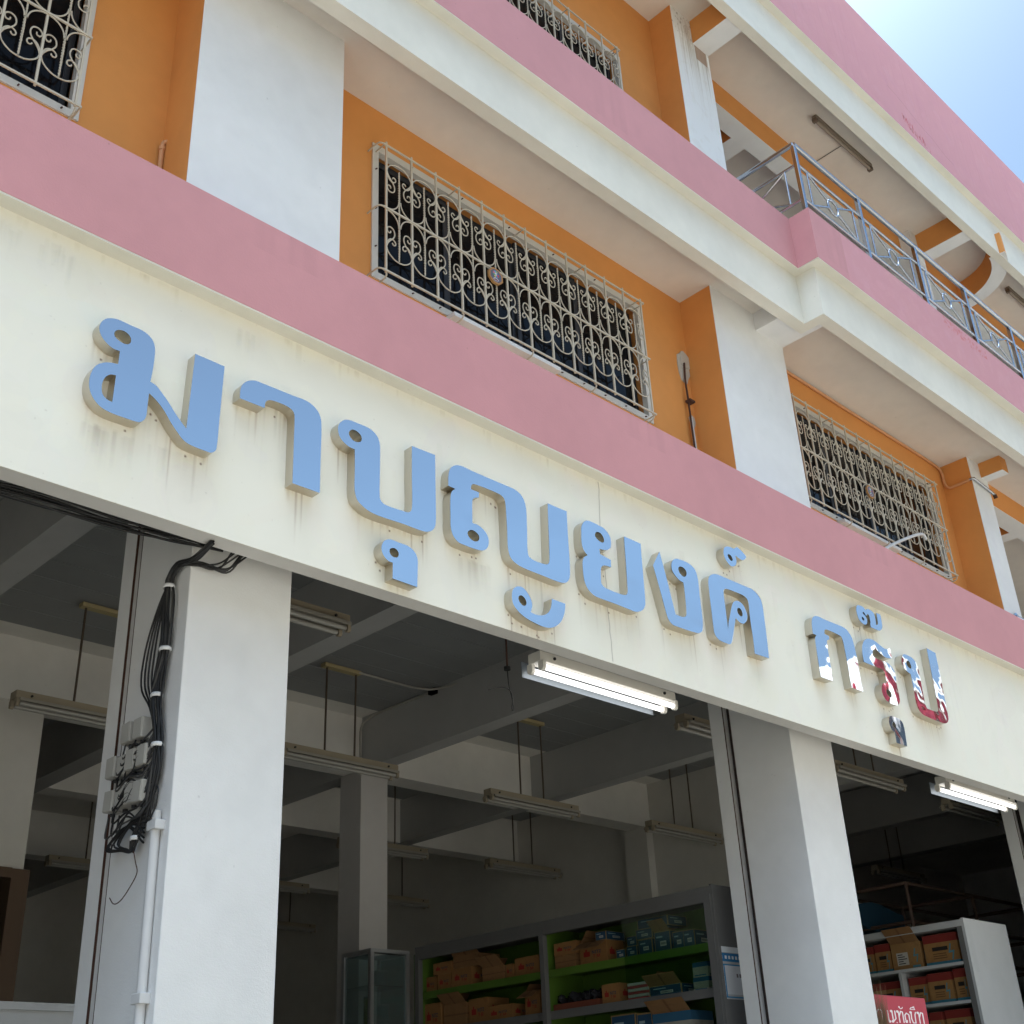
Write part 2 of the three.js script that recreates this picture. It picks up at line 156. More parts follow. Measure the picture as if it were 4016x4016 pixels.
const beamCoat = (() => {
  const [c, g] = canvas(BW, BH); g.fillStyle = 'rgb(231,227,213)'; g.fillRect(0, 0, BW, BH);
  speckle(g, BW, BH, 260, 11, '206,200,182', .015, .05, 8, 60); speckle(g, BW, BH, 200, 12, '244,242,234', .015, .05, 8, 50); speckle(g, BW, BH, 240, 13, '120,105,90', .12, .5, .3, .8);
  const R = rng(31), Y = y => (5.177 - y) * BS, X = x => (x - BX0) * BS;
  const drip = (x, y, len, w, col, a) => { const gr = g.createLinearGradient(0, Y(y), 0, Y(y - len)); gr.addColorStop(0, `rgba(${col},${a})`); gr.addColorStop(.35, `rgba(${col},${a * .75})`); gr.addColorStop(1, `rgba(${col},0)`); g.fillStyle = gr; g.fillRect(X(x) - w * BS / 2, Y(y) - 1, w * BS, len * BS + 1); };
  RINGS.forEach((l, k) => {
    const o = l[0]; let area = 0; o.forEach((p, i) => { const q = o[(i + 1) % o.length]; area += p[0] * q[1] - q[0] * p[1]; }); const sg = area > 0 ? 1 : -1;
    o.forEach((p, i) => {
      const q = o[(i + 1) % o.length], dx = (q[0] - p[0]) * sg, ln = Math.hypot(q[0] - p[0], q[1] - p[1]);
      if (dx > .45 * ln) { // edge faces down
        const n = Math.max(1, Math.round(ln / .014));
        for (let j = 0; j < n; j++) {
          const t = R(), x = p[0] + (q[0] - p[0]) * t, y = p[1] + (q[1] - p[1]) * t, heavy = R();
          drip(x, y + .01, .015 + .04 * R(), .006 + .02 * R(), '160,130,88', .05 + .08 * R());
          if (heavy > .78) drip(x, y, .06 + .2 * R(), .004 + .014 * R(), R() > .5 ? '120,92,64' : '96,86,76', .04 + .09 * R());
          if (heavy > .975) drip(x, y, .12 + .25 * R(), .004 + .004 * R(), '92,58,38', .14 + .14 * R());
        }
        if (R() > .9) { g.fillStyle = 'rgba(60,36,24,.8)'; g.beginPath(); g.arc(X(p[0]), Y(p[1] - .012 - .03 * R()), .9, 0, 7); g.fill(); }
      }
    });
  });
  for (const [x, y, n] of [[1.92, 4.33, 26], [2.2, 4.34, 10], [3.98, 4.33, 16]]) for (let i = 0; i < n; i++) drip(x + .12 * (R() - .5) * 2, y - .03 * R(), .06 + .14 * R(), .01 + .03 * R(), '104,88,72', .02 + .035 * R());
  for (let i = 0; i < 110; i++) drip(BX0 + .2 + 9.6 * R(), 5.165, .03 + .1 * R() * R(), .008 + .03 * R(), '150,138,112', .03 + .08 * R());
  for (const x of [1.35, 1.52, 1.62, 2.5]) for (let i = 0; i < 8; i++) drip(x + .1 * R(), 5.12 - .05 * R(), .05 + .12 * R(), .006 + .02 * R(), '120,112,96', .02 + .03 * R());
  for (let i = 0; i < 60; i++) drip(BX0 + 10 * R(), 4.8 * R() * .1 + 4.5, .2 + .4 * R(), .01 + .05 * R(), '190,182,164', .03 + .05 * R());
  g.strokeStyle = 'rgba(70,58,48,.55)'; g.lineWidth = .8; g.beginPath(); let cx = 5.045; g.moveTo(X(cx), Y(5.17)); for (let y = 5.15; y > 4; y -= .03) { cx += (R() - .5) * .008; g.lineTo(X(cx), Y(y)); } g.stroke();
  const t = ctex(c); t.wrapS = t.wrapT = THREE.ClampToEdgeWrapping; return t;
})();
M.beamCoat = new THREE.MeshStandardMaterial({ map: beamCoat, roughness: .8 });

// dirty column head (third floor) and patched roof parapet
function stainCanvas(w, h, base, fn) { const [c, g] = canvas(w, h); g.fillStyle = base; g.fillRect(0, 0, w, h); fn(g, w, h); const t = ctex(c); return new THREE.MeshStandardMaterial({ map: t, roughness: .82, bumpMap: null }); }
M.dirtyColumn = stainCanvas(128, 768, 'rgb(231,231,228)', (g, w, h) => {
  const R = rng(8); speckle(g, w, h, 120, 5, '200,190,170', .03, .1, 3, 24);
  for (let i = 0; i < 190; i++) { const x = w * (.15 + .8 * Math.pow(R(), .9)), l = h * (.05 + .34 * R() * R()), y = h * .12 * R(), gr = g.createLinearGradient(0, y, 0, y + l), a = .05 + .2 * R(); gr.addColorStop(0, `rgba(112,92,66,${a})`); gr.addColorStop(.6, `rgba(104,88,68,${a * .7})`); gr.addColorStop(1, 'rgba(112,92,66,0)'); g.fillStyle = gr; g.fillRect(x, y, .6 + 3.5 * R() * R(), l); }
  speckle(g, w, h * .1, 60, 6, '70,58,44', .1, .4, 1, 6); g.fillStyle = 'rgba(150,122,104,.8)'; g.fillRect(w * .6, h * .075, w * .32, h * .07);
});
M.roofPink = stainCanvas(2048, 384, 'rgb(200,143,148)', (g, w, h) => { // 8 m x 1.5 m : x from 7 to 15
  const R = rng(19), X = x => (x - 7) * 256, Y = y => (13.279 - y) * 256; speckle(g, w, h, 300, 3, '214,164,172', .03, .1, 6, 50); speckle(g, w, h, 300, 4, '188,132,144', .03, .1, 6, 50);
  for (let i = 0; i < 260; i++) { const x = R() * w, y = R() * h * .5, l = 40 + 250 * R(); g.fillStyle = `rgba(168,108,118,${.03 + .06 * R()})`; g.fillRect(x, y, 1 + 5 * R(), l); }
  for (let i = 0; i < 70; i++) { const x = 10.92 + .62 * Math.pow(R(), 1.4), y = 12.06 - (x - 10.92) * .3 - .12 * R(); g.fillStyle = `rgba(${R() > .3 ? '176,62,70' : '120,60,60'},${.15 + .5 * R()})`; g.beginPath(); g.ellipse(X(x), Y(y), 1 + 5 * R() * R(), 3 + 16 * R() * R(), .1 * R(), 0, 7); g.fill(); }
  for (let i = 0; i < 16; i++) { g.fillStyle = `rgba(130,60,70,${.3 + .4 * R()})`; g.fillRect(X(8.2 + 1.0 * R()), Y(13.1 - .2 * R()), 1 + 1.4 * R(), 20 + 50 * R()); }
  g.strokeStyle = 'rgba(120,70,78,.7)'; g.lineWidth = 1; g.beginPath(); g.moveTo(X(10.7), Y(12.36)); let yy = 12.36; for (let x = 10.7; x < 12.2; x += .06) { yy -= .004 + .02 * R(); g.lineTo(X(x), Y(yy)); } g.stroke();
});
M.pinkPeel = stainCanvas(1024, 144, 'rgb(200,143,148)', (g, w, h) => { // 4 m x .56 m : x from 8.4 to 12.4
  const R = rng(29); speckle(g, w, h, 200, 3, '214,164,172', .03, .1, 5, 40);
  for (let i = 0; i < 120; i++) { const u = R(), x = w * (.47 + .22 * u), y = h * (.03 + .22 * R() + .06 * u); g.fillStyle = `rgba(190,92,92,${.12 + .4 * R()})`; g.beginPath(); g.ellipse(x, y, 1 + 9 * R() * R(), 1 + 4 * R(), .3, 0, 7); g.fill(); }
});

// ---------------------------------------------------------------- the building
const house = thing('shophouse', 'three storey shophouse with cream beams, pink parapets, orange walls and open shop front', 'building');
function faceUV(g, x0, x1, y0, y1) { const p = g.attributes.position, uv = g.attributes.uv; for (let i = 0; i < p.count; i++) uv.setXY(i, (p.getX(i) - x0) / (x1 - x0), (p.getY(i) - y0) / (y1 - y0)); return g; }
// ground floor sign beam
part('sign_beam', bx(XL, XR, 4.0, 5.177, -.107, -.006), M.beamUnder, house);
part('plaster_coat', faceUV(bx(XL, XR, 3.998, 5.177, -.006, 0), BX0, BX0 + BW / BS, 5.177 - BH / BS, 5.177), M.beamCoat, house);
part('cornice', bx(XL, XR, 5.177, 5.187, -.10, .080), M.cream, house);
part('parapet', bx(XL, XR, 5.187, 5.73, -.035, .082), M.pink, house);
part('floor_slab', bx(XL, XR, 5.52, 5.70, -13.2, -.035), M.interior, house);
// second floor
function wallWithHoles(x0, x1, y0, y1, z, th, holes) {
  const s = new THREE.Shape([[x0, y0], [x1, y0], [x1, y1], [x0, y1]].map(p => new THREE.Vector2(...p)));
  for (const [a, b, c, d] of holes) s.holes.push(new THREE.Path([[a, c], [a, d], [b, d], [b, c]].map(p => new THREE.Vector2(...p))));
  const g = new THREE.ExtrudeGeometry(s, { depth: th, bevelEnabled: false }); g.translate(0, 0, z - th); g.computeVertexNormals(); return metreUV(g);
}
const ZW = -.67, ZW3 = -.72;
part('wall', wallWithHoles(XL, 11.8, 5.70, 7.94, ZW, .14, [[-.88, 1.835, 6.51, 7.6], [3.825, 6.55, 6.51, 7.6], [8.585, 11.262, 6.51, 7.6]]), M.orange, house);
function column(x0, x1, y0, y1, zf, zb, mat = M.white) { part('column', bx(x0, x1, y0, y1, zb, zf - .004), M.orange, house); part('column_face', bx(x0 - .001, x1 + .001, y0, y1, zf - .004, zf), mat, house); }
for (const [a, b, back] of [[-2.32, -1.32, .05], [2.341, 3.330, .05], [7.140, 8.155, .05], [11.613, 12.01, .14], [16.5, 16.9, .14]]) column(a, b, 5.70, 7.94, -.35, ZW - back);
part('floor_slab', bx(XL, XR, 7.94, 8.10, -13.2, -.107), M.soffit, house);
part('soffit', bx(8.078, XR, 7.94, 8.10, -.107, .084), M.soffit, house);
part('bracket_beam', bx(7.753, 8.153, 7.765, 7.94, -.35, -.1071), M.white, house); part('bracket_beam', bx(8.0781, 8.153, 7.765, 7.94, -.107, .0839), M.white, house);
// third floor beam with the stepped balcony
part('beam', bx(XL, 7.971, 7.746, 8.244, -.107, 0), M.cream, house);
part('beam', bx(7.971, 8.078, 7.746, 8.244, -.107, .191), M.cream, house);
part('beam', bx(8.078, XR, 7.746, 8.244, .084, .191), M.cream, house);
part('cornice', bx(XL, 7.893, 8.244, 8.254, -.1, .080), M.cream, house); part('cornice', bx(7.893, XR, 8.244, 8.254, -.1, .283), M.cream, house);
part('parapet', bx(XL, 7.889, 8.254, 8.802, -.03, .082), M.pink, house);
part('parapet', bx(7.889, 8.0, 8.254, 8.802, -.03, .173), M.pink, house);
part('parapet', bx(7.889, 8.4, 8.254, 8.802, .173, .285), M.pink, house);
part('parapet', faceUV(bx(8.4, 12.4, 8.254, 8.802, .173, .285), 8.4, 12.4, 8.254, 8.802), M.pinkPeel, house);
part('parapet', bx(12.4, XR, 8.254, 8.802, .173, .285), M.pink, house);
part('wall', wallWithHoles(XL, 7.6, 8.10, 11.55, ZW3, .14, [[4.0, 6.735, 9.485, 10.60]]), M.orange, house);
part('column', bx(7.327, 7.879, 8.10, 11.55, ZW3 - .06, -.450), M.orange, house);
part('column_face', faceUV(bx(7.326, 7.88, 8.10, 11.55, -.450, -.446), 7.326, 7.88, 8.10, 11.55), M.dirtyColumn, house);
part('column', bx(2.34, 3.33, 8.10, 11.55, ZW3 - .05, -.35), M.white, house);
// roof
part('roof_slab', bx(XL, XR, 11.55, 11.77, -13.2, -.024), M.soffit, house);
part('beam', bx(XL, XR, 11.228, 11.776, -.024, .078), M.cream, house);
part('cornice', bx(XL, XR, 11.776, 11.786, -.02, .158), M.cream, house);
part('parapet', bx(XL, 7.0, 11.786, 13.279, .04, .16), M.pink, house);
part('parapet', faceUV(bx(7.0, 15, 11.786, 13.279, .04, .16), 7, 15, 11.779, 13.279), M.roofPink, house);
part('parapet', bx(15, XR, 11.786, 13.279, .04, .16), M.pink, house);
// open balconies behind the stepped parapet and right of the narrow column: cross beams, lintels, back walls
function crossBeam(x0, x1, y0, y1, z0, z1) { part('cross_beam', bx(x0, x1, y0 + .004, y1, z0, z1), M.orange, house); part('beam_soffit', bx(x0 + .001, x1 - .001, y0, y0 + .004, z0, z1), M.white, house); }
crossBeam(7.634, 7.879, 11.24, 11.55, -.446, -.0241); crossBeam(7.881, 12.22, 11.215, 11.55, -.96, -.756);
part('column', bx(12.22, 12.49, 8.10, 11.55, -.96, -.61), M.white, house); crossBeam(12.38, 12.6, 11.242, 11.55, -.609, -.0241); crossBeam(12.491, XR, 11.215, 11.55, -.96, -.756);
{ // curved beam
  const s = new THREE.Shape(), a0 = 0, a1 = 1.42, r0 = .708, r1 = .905; s.absarc(0, 0, r1, a0, a1, false); s.absarc(0, 0, r0, a1, a0, true);
  const mk = (d, y) => { const g = new THREE.ExtrudeGeometry(s, { depth: d, bevelEnabled: false, curveSegments: 24 }); g.rotateX(-Math.PI / 2); g.scale(1, 1, -1); const p = g.attributes.position.array; for (let i = 0; i < p.length; i += 9) for (let k = 0; k < 3; k++) { const t = p[i + 3 + k]; p[i + 3 + k] = p[i + 6 + k]; p[i + 6 + k] = t; } g.translate(13.0, y, -.755); g.computeVertexNormals(); return metreUV(g); };
  part('curved_beam', mk(.303, 11.244), M.orange, house); part('beam_soffit', mk(.004, 11.24), M.white, house);
}
part('back_wall', bx(7.6, XR, 8.10, 11.55, -3.5, -3.3), M.soffit, house); crossBeam(8.95, 9.2, 11.22, 11.55, -2.3, -.961); crossBeam(7.64, 12.3, 11.218, 11.55, -2.5, -2.3001); part('side_wall', bx(7.46, 7.6, 8.10, 11.55, -3.5, ZW3 - .141), M.orange, house);
crossBeam(11.863, 12.008, 7.765, 7.94, -.35, -.1071); crossBeam(12.011, 16.5, 7.66, 7.94, -.70, -.492); part('back_wall', bx(11.8, XR, 5.7, 7.94, -2.6, -2.45), M.soffit, house); crossBeam(13.2, 13.4, 7.665, 7.94, -2.449, -.701); part('side_wall', bx(11.66, 11.8, 5.7, 7.94, -2.6, ZW - .141), M.orange, house);
// closing walls of the upper floors and the shop
part('back_wall', bx(XL, XR, 0, 11.6, -13.35, -13.2), M.interiorDark, house); part('end_wall', bx(XL - .15, XL, 0, 13.2, -13.35, .08), M.white, house); part('end_wall', bx(XR, XR + .15, 0, 13.2, -13.35, .08), M.white, house);
// window sills (white ledge boards)
for (const [a, b] of [[4.44, 5.45], [9.14, 10.13]]) part('sill_board', bx(a, b, 6.455, 6.486, ZW, -.585), M.white, house);

// shop interior: columns, beams, plank ceiling
function shopColumn(x0, x1) {
  part('column', bx(x0, x1, 0, 5.52, -.77, -.29, .006), M.white, house); part('column', bx(x0, x1, 0, 5.52, -.945, -.83), M.white, house);
  part('shutter_track', bx(x0 + .06, x1 - .06, 0, 5.52, -.83, -.77), M.track, house);
  for (const s of [x0, x1]) { const t = s === x0 ? 0 : -.012; part('track_edge', bx(s + t, s + t + .012, 0, 5.5, -.7715, -.770), M.rust, house); part('track_edge', bx(s + t, s + t + .012, 0, 5.5, -.8299, -.8285), M.rust, house); }
}
for (const [a, b] of [[-2.18, -1.64], [2.518, 3.058], [7.213, 7.747], [11.82, 12.36], [16.5, 17.04]]) shopColumn(a, b);
const YB = 4.967, YC = 5.486;
for (const [a, b] of [[-1.85, -1.6], [.3, .5], [2.656, 2.852], [4.978, 5.185], [7.315, 7.5], [9.69, 9.87], [11.95, 12.2], [14.2, 14.4], [16.06, 16.3]]) part('ceiling_beam', bx(a, b, YB, YC + .02, -13.2, -.107), M.shadedBeam, house);  // beams running inward: greyer tone puts their shade into the colour
for (const [z0, z1] of [[-5.5, -5.22], [-7.75, -7.5], [-10.6, -10.35]]) for (const [a, b] of [[XL, -1.85], [-1.6, .3], [.5, 2.656], [2.852, 4.978], [5.185, 7.315], [7.5, 9.69], [9.87, 11.72], [12.2, 14.2], [14.4, 16.06]]) part('ceiling_beam', bx(a, b, YB - (z0 < -6 ? 0 : .003), YC + .02, z0, z1), M.interiorWhite, house);  // front-facing beams: paler tone puts the incoming street light into the colour
{ const ceil = part('ceiling', bx(XL, XR, YC + .008, 5.52, -13.2, -.107), M.interiorWhite, house);
  const spans = [[.5, 2.656], [2.852, 4.978], [5.185, 7.315], [7.5, 9.69], [9.87, 11.72], [12.2, 14.2]], zs = []; for (let z = -.13; z > -5.1; z -= .322) zs.push([z - .311, z]); for (let z = -5.52; z > -7.4; z -= .322) zs.push([z - .311, z]);
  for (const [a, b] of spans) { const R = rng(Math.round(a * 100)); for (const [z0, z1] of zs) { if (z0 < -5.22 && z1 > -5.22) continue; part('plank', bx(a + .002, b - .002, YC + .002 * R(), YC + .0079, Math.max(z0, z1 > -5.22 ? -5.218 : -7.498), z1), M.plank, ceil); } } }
for (const [x0, x1, z0, z1] of [[7.31, 7.64, -5.55, -5.22], [7.31, 7.64, -10.65, -10.3], [2.62, 2.95, -10.65, -10.3]]) part('column', bx(x0, x1, 0, YB - .003, z0, z1), M.greyCol, house);
part('partition_wall', bx(11.72, 11.94, 0, 5.5, -13.2, -2.75), M.interior, house); part('pilaster', bx(11.60, 11.72, 0, YB - .004, -5.55, -5.20), M.interior, house);
part('partition_wall', bx(XL, 4.08, 3.655, YC, -5.60, -5.502), M.interior, house); part('partition_wall', bx(XL, 4.08, 3.655, YB - .004, -5.502, -5.24), M.interior, house);
{ const d = part('door_frame', bx(3.96, 4.10, 0, 3.65, -5.6, -5.16), M.woodDark, house); part('transom', bx(0, 3.96, 3.58, 3.655, -5.55, -5.16), M.woodDark, d); part('door_pane', bx(0, 3.95, 0, 3.58, -5.42, -5.40), M.glass, d); }
part('shop_floor', bx(XL, XR, -.02, .02, -13.2, -.2), M.asphalt, house);
for (const [a, b] of [[XL, -2.18], [12.36, 16.5], [17.04, XR]]) { const sh = part('added_shutter', bx(a, b, 0, .12, -.80, -.79), M.boxGrey, house); for (let y = .12; y < 5.4; y += .12) part('slat', bx(a, b, y + .003, y + .12, -.80 + .004 * (Math.round(y / .12) % 2), -.79 + .004 * (Math.round(y / .12) % 2)), M.boxGrey, sh); }  // unseen shutters, added to keep daylight out of the shop
part('partition_wall', bx(11.94, XR, 0, 5.5, -6.2, -6.0), M.interiorDark, house);  // extra wall, added to close off and darken the right-hand bays
// ---------------------------------------------------------------- windows (parts of the house) and their iron grilles
function windowPart(x0, x1, y0, y1, ZW) {
  const zf = ZW + .012, w = part('window', bx(x0, x1, y1 - .055, y1, ZW - .035, zf), M.frame, house); const add = (n, g, m) => part(n, g, m, w);
  add('frame', bx(x0, x1, y0, y0 + .05, ZW - .035, zf), M.frame); add('frame', bx(x0, x0 + .05, y0 + .05, y1 - .055, ZW - .035, zf), M.frame); add('frame', bx(x1 - .05, x1, y0 + .05, y1 - .055, ZW - .035, zf), M.frame);
  const n = 4, a = x0 + .05, W = (x1 - x0 - .1) / n, zs = ZW - .06;
  for (let i = 0; i < n; i++) {
    const l = a + i * W, r = l + W, z = zs - (i % 2) * .02;
    add('sash', merge([bx(l, l + .035, y0 + .05, y1 - .055, z - .018, z), bx(r - .035, r, y0 + .05, y1 - .055, z - .018, z), bx(l + .035, r - .035, y0 + .05, y0 + .10, z - .018, z), bx(l + .035, r - .035, y1 - .1, y1 - .055, z - .018, z)]), M.sash);
    add('pane', bx(l + .03, r - .03, y0 + .09, y1 - .09, z - .012, z - .008), M.glass);
  }
  const R = rng(Math.round(x0 * 10) + 400), s = []; for (let i = 0; i < 12; i++) { const x = x0 + .1 + (x1 - x0 - .2) * i / 11; s.push(rod([x, y0 + .025, zf - .002], [x, y0 + .022 - .006 * R(), zf + .016], .005, 5)); if (i % 2) s.push(rod([x, y1 - .028, zf - .002], [x, y1 - .03, zf + .016], .005, 5)); }
  for (const y of [.22, .5, .8]) s.push(rod([x0 + .025, y0 + y * (y1 - y0), zf - .002], [x0 + .025, y0 + y * (y1 - y0) - .004, zf + .016], .005, 5)); add('screws', merge(s), M.rust).userData.kind = 'stuff';
}
windowPart(-.896, 1.852, 6.496, 7.615, ZW); windowPart(3.809, 6.565, 6.496, 7.615, ZW); windowPart(8.570, 11.277, 6.496, 7.615, ZW); windowPart(3.985, 6.75, 9.47, 10.615, ZW3);

const PIT = .2153, NC = 12, G0 = 0, GM = .504, GT = 1.038;   // grille: pitch, cells, rails at 0, .495 and 1.02
const scrollGeos = (() => {
  const px = 1 / 1254, r = .0046, sp = (cx, cy, r0, a0, turns, n) => { const o = []; for (let i = 0; i <= n; i++) { const t = i / n, a = a0 + turns * 2 * Math.PI * t, rr = r0 * (1 - .72 * t); o.push([cx + Math.cos(a) * rr, cy + Math.sin(a) * rr]); } return o; };
  // half of the upper motif, in pixels right of the cell's middle bar (m) and down from the top rail
  const half = []; // arch, contact, inner curl
  const arch = [[0, 150], [45, 157], [85, 180], [115, 212], [128, 250], [127, 285], [115, 318], [92, 345], [66, 352], [44, 340], [36, 318], [46, 300], [64, 302], [70, 316]];
  const curl = [[130, 255], [118, 290], [96, 325], [70, 355], [50, 392], [48, 425], [62, 458], [92, 468], [118, 452], [124, 424], [110, 404], [90, 410], [88, 428]];
  const build = (up) => { const G = []; for (const s of [-1, 1]) for (const L of [arch, curl]) G.push(tube(L.map(([x, y]) => [s * x * px, up ? GT - y * px : y * px, 0]), r, L.length * 3, 5)); return merge(G); };
  const star = (() => { const G = [], q = PIT * .47; for (const s of [-1, 1]) for (const t of [-1, 1]) { const P = []; for (let i = 0; i <= 8; i++) { const a = i / 8 * Math.PI / 2; P.push([s * (.008 + (q - .008) * (1 - Math.sin(a) * 1) ), GM + t * (.008 + .10 * (1 - Math.cos(a))), .006]); } G.push(tube(P, r, 14, 5)); } return merge(G); })();
  const twist = (() => { const pts = [], y0 = 150 * px + .01, y1 = GT - 205 * px; const G = []; for (const ph of [0, Math.PI]) { const P = []; for (let i = 0; i <= 90; i++) { const t = i / 90, y = y0 + (y1 - y0) * t, tw = (t > .12 && t < .4) || (t > .6 && t < .88) ? 1 : 0; P.push(V(Math.cos(ph + y * 150) * .0036 * (tw ? 1 : .6), y, Math.sin(ph + y * 150) * .0036 * (tw ? 1 : .6))); } G.push(tube(P, .0046, 120, 4)); } return merge(G); })();
  return { up: build(true), low: build(false), star, twist, bar: bx(-.006, .006, -.01, GT + .035, -.006, .006) };
})();
function grille(x, y, label, zw = ZW) {
  const g = thing('window_grille', label, 'grille', [x, y, zw + .122], 'scrolled iron window grilles');
  const W = PIT * NC;
  for (const yy of [G0, GM, GT]) part('rail', bx(-.03, W + .03, yy - .006, yy + .006, .004, .014), M.ironPaint, g);
  for (let i = 0; i <= NC; i++) { const b = part('bar', scrollGeos.bar, M.ironPaint, g); b.position.x = i * PIT; }
  for (let i = 0; i < NC; i++) { const cx = (i + .5) * PIT; for (const [n, q] of [['scroll', scrollGeos.up], ['scroll', scrollGeos.low], ['star_scroll', scrollGeos.star], ['twisted_bar', scrollGeos.twist]]) { const m = part(n, q, M.ironPaint, g); m.position.x = cx; } }
  const br = (px, py, dy) => part('bracket', tube([[px, py + dy, -.115], [px, py + dy, -.02], [px, py + dy * .5, .004], [px, py, .008]], .006, 10, 5), M.ironPaint, g);
  for (let i = 0; i <= NC; i += 3) { br(i * PIT, GT, .028); br(i * PIT, G0 - .02, -.03); }
  for (const yy of [G0, GM, GT]) { part('bracket', tube([[-.03, yy, .009], [-.055, yy, 0], [-.062, yy, -.03], [-.062, yy, -.115]], .006, 10, 5), M.ironPaint, g); part('bracket', rod([W + .028, yy, .009], [W + .028, yy, -.115], .006, 5), M.ironPaint, g); }
  return g;
}
grille(-.802, 6.475, 'white scrolled iron grille over the second floor window left of the wide white column');
grille(3.835, 6.475, 'white scrolled iron grille holding the octagonal charm, over the whole second floor window');
grille(8.534, 6.475, 'white scrolled iron grille with a grey pipe jutting before it, by the narrow column');
grille(3.99, 9.455, 'white scrolled iron grille of the top floor window above the pink parapet', ZW3);

{ // octagonal charm plaques hung on the grilles
  const [c, g] = canvas(128, 128); g.fillStyle = 'rgb(176,124,62)'; g.fillRect(0, 0, 128, 128); g.translate(64, 64); const oct = (r, col) => { g.fillStyle = col; g.beginPath(); for (let i = 0; i < 8; i++) g.lineTo(Math.cos((i + .5) * Math.PI / 4) * r, Math.sin((i + .5) * Math.PI / 4) * r); g.fill(); };
  oct(52, 'rgb(92,92,104)'); const cols = ['rgb(190,50,60)', 'rgb(80,120,170)', 'rgb(190,180,90)', 'rgb(70,140,110)', 'rgb(210,90,110)', 'rgb(90,150,190)', 'rgb(150,170,110)', 'rgb(60,90,140)']; for (let i = 0; i < 8; i++) { g.fillStyle = cols[i]; g.beginPath(); g.moveTo(0, -14); g.arc(0, -14, 27, i * Math.PI / 4, (i + 1) * Math.PI / 4); g.fill(); }
  g.fillStyle = 'rgb(200,205,215)'; g.beginPath(); g.arc(0, -14, 10, 0, 7); g.fill(); g.fillStyle = 'rgb(40,40,60)'; g.beginPath(); g.arc(0, -14, 5, 0, Math.PI); g.fill(); g.strokeStyle = 'rgb(230,230,235)'; g.lineWidth = 4; g.beginPath(); g.arc(0, 44, 26, Math.PI * 1.15, Math.PI * 1.85); g.stroke(); g.fillStyle = 'rgb(180,50,50)'; g.fillRect(-20, 30, 40, 4); g.fillStyle = 'rgb(235,235,240)'; for (let i = -18; i < 18; i += 6) g.fillRect(i, 36, 3, 5);
  const m = new THREE.MeshStandardMaterial({ map: ctex(c), roughness: .4 }), wood = flat(.42, .22, .07);
  for (const [x, y, lb, r] of [[4.772, 6.905, 'octagonal wooden charm plaque hung on the grille with coloured trigram disc', .07], [9.604, 6.89, 'round-cornered charm plaque hung mid grille beside the narrow column', .07]]) {
    const t = thing('charm_plaque', lb, 'plaque', [x, y, ZW + .147]);
    const ring8 = new THREE.CylinderGeometry(r, r, .014, 8); ring8.rotateY(Math.PI / 8); ring8.rotateX(Math.PI / 2); part('frame', ring8, wood, t);
    const f = new THREE.CircleGeometry(r * .985, 8, Math.PI / 8); f.translate(0, 0, .0085); part('picture', f, m, t); part('hanger', rod([0, r * .9, -.002], [0, r + .03, -.008], .002, 5), M.black, t);
  }
}

// ---------------------------------------------------------------- sign letters: folded steel boxes with mirror-bright faces
const LABELS = [
  'tall steel letter with two loops on its left stem and a slanting foot', 'hook-shaped steel letter without a loop, second of the shop name', 'wide U-shaped steel letter with one loop at upper left, standing above the small hooked vowel', 'small hooked steel vowel mark with a round hole, below the wide U-shaped letter',
  'widest steel letter with a low bulb at its left and a U on its right', 'dented steel vowel mark curved like a bowl, hanging above the lit lamp', 'steel letter with an upper loop and a notched tongue beside a tall stem', 'steel letter with a slanted left arm and a loop on its upright', 'arched steel letter with a loop inside its arch', 'small curled steel mark floating above the arched letter',
  'arched steel letter with a beaked left leg and red reflections', 'tiny steel tone mark with a loop and a tail, above the red-reflecting letters', 'S-shaped steel letter with a loop at its foot and a wavy head', 'last steel letter of the shop name, U-shaped with one overlong stem', 'smallest hooked steel vowel mark, below the S-shaped letter'];
const WARP = [.00018, .00018, .00022, .0004, .0009, .0018, .0021, .0021, .0018, .0018, .0017, .0015, .0018, .0019, .001];
const wN = [periodicNoise(201, 16), periodicNoise(202, 16), periodicNoise(203, 32)];
